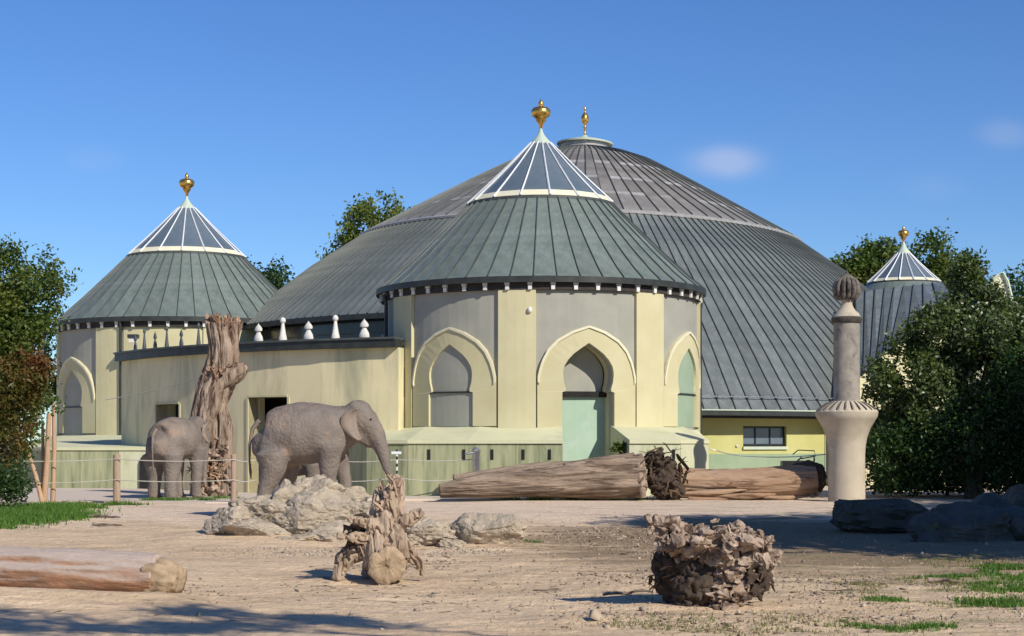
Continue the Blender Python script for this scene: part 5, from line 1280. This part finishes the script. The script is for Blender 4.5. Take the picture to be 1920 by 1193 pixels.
# ------------------------------------------------------------------ litter
def litter(name, label, patches, n, s, mat, seed, cat, thin=.25, lift=.3):
    rs = np.random.RandomState(seed); wts = np.array([p[4] if len(p) > 4 else p[2] * p[3] for p in patches]); k = rs.choice(len(patches), n, p=wts / wts.sum())
    P_ = np.array([p[:4] for p in patches])[k]; r = rs.normal(size=(n, 2)) * .6
    x = P_[:, 0] + P_[:, 2] * r[:, 0]; y = P_[:, 1] + P_[:, 3] * r[:, 1]; z = gz(x, y)
    base = np.array([[-.5, -.5, -.5], [.5, -.5, -.5], [.5, .5, -.5], [-.5, .5, -.5], [-.4, -.4, .5], [.4, -.35, .5], [.35, .4, .5], [-.4, .35, .5]])
    L = s * rs.lognormal(0, .45, n); D = np.stack([L, L * thin * rs.uniform(.5, 1.6, n), L * thin * rs.uniform(.4, 1, n)], 1)
    V = base[None] * D[:, None, :] + rs.normal(size=(n, 8, 3)) * (L * .03)[:, None, None]
    a = rs.uniform(0, 2 * pi, n); t = rs.normal(size=n) * lift
    V = np.stack([V[..., 0] * np.cos(t)[:, None] - V[..., 2] * np.sin(t)[:, None], V[..., 1], V[..., 0] * np.sin(t)[:, None] + V[..., 2] * np.cos(t)[:, None]], -1)
    V = np.stack([V[..., 0] * np.cos(a)[:, None] - V[..., 1] * np.sin(a)[:, None], V[..., 0] * np.sin(a)[:, None] + V[..., 1] * np.cos(a)[:, None], V[..., 2]], -1)
    V = V + np.stack([x, y, z + D[:, 2] * .3], 1)[:, None, :]
    q = np.array([[0, 3, 2, 1], [4, 5, 6, 7], [0, 1, 5, 4], [1, 2, 6, 5], [2, 3, 7, 6], [3, 0, 4, 7]])
    Q = (q[None] + (np.arange(n) * 8)[:, None, None]).reshape(-1, 4)
    return tag(link(name, fastmesh(name, V.reshape(-1, 3), Q, mat)), label, cat, kind='stuff')
chipm = island_mat('mixed_wood_chips', [(.09, .06, .04), (.30, .22, .15), (.20, .15, .11), (.46, .37, .27), (.14, .10, .07)])
pebm = island_mat('mixed_pebbles', [(.33, .28, .22), (.22, .18, .14), (.50, .42, .33), (.28, .22, .16)])
litter('wood_chips', 'scattered bark and wood chips over the near ground', [gp(1150, 1010, 120, 2.6), gp(1090, 1000, 90, 1.5), gp(1180, 1085, 90, 1.2), gp(1170, 1160, 120, .7), gp(1350, 1175, 160, .6), gp(1560, 1090, 120, 1.2), gp(1600, 1160, 200, .8), gp(1540, 1120, 80, .6), gp(760, 1060, 120, 1.1), gp(300, 1110, 90, .7), gp(1740, 1100, 60, .4), gp(1250, 990, 60, 1.5)], 4200, .035, chipm, 1, 'wood chips')
litter('pebbles', 'small pebbles and clods strewn over the sandy ground', [(2, 19, 4, 4, 2), (2.5, 15.5, 3, 1.6, 2), (4, 25, 5, 6, 3), gp(560, 1035, 150, .8) + (2,), gp(880, 1035, 100, .6) + (1,)], 3600, .016, pebm, 2, 'pebbles', .75, .5)
litter('straw', 'pale straw bits on the ground', [gp(700, 1110, 500, 2.0), gp(1200, 1000, 300, 5)], 1500, .07, island_mat('straw_bits', [(.46, .38, .26), (.34, .26, .18), (.18, .13, .09)]), 3, 'straw', .07, .15)
def twig(px, py, L, a, lab, r=.012, seed=0, name='twig', mat='twig'):
    x, y = G(px, py); rs = random.Random(seed); pts = []; n = 7; X, Y_ = x, y
    for k in range(n):
        pts.append((X - x, Y_ - y, gh(X, Y_) + r * .9 + .02 * rs.random() * (1 if L > .4 else .3))); aa = a + rs.uniform(-.5, .5); X += L / n * cos(aa); Y_ += L / n * sin(aa)
    mb = MB().tube(pts, [r * (1 - .6 * k / n) for k in range(n)], 7)
    o = mb.build(name, M[mat], smooth=60); o.location = (x, y, 0)
    return tag(o, lab, 'branch')
twig(166, 972, 1.0, -.45, 'forked grey branch lying at the edge of the left grass', .035, 1, 'fallen_branch')
twig(172, 985, .75, -.2, 'second grey branch lying beside the left grass edge', .03, 2, 'fallen_branch')
twig(105, 1032, .35, .1, 'small pale twig behind the half buried log', .014, 3)
twig(160, 1034, .30, 2.6, 'short curled twig behind the end of the half buried log', .012, 4)
twig(1130, 1118, .60, -.15, 'flat splinter of wood left of the root ball', .02, 5, 'wood_splinter')
twig(1585, 1092, .5, .2, 'dark crooked twig right of the root ball', .012, 6)
twig(1600, 1112, .4, 2.9, 'second dark twig on the right ground below the shade', .010, 7)
twig(1740, 1095, .42, -.5, 'pale broken branch piece on the grass at right', .03, 8, 'fallen_branch', 'paleroot')
twig(380, 998, .35, .9, 'little dark stick left of the rock mound', .012, 9)
twig(590, 1070, .5, .05, 'thin dark root lying left of the root stump', .012, 10)
twig(1110, 1010, .6, .3, 'crooked branch in the chips right of the low boulder', .014, 11)
twig(1000, 1105, .35, -.3, 'lone thin twig in the middle of the near ground', .009, 12)
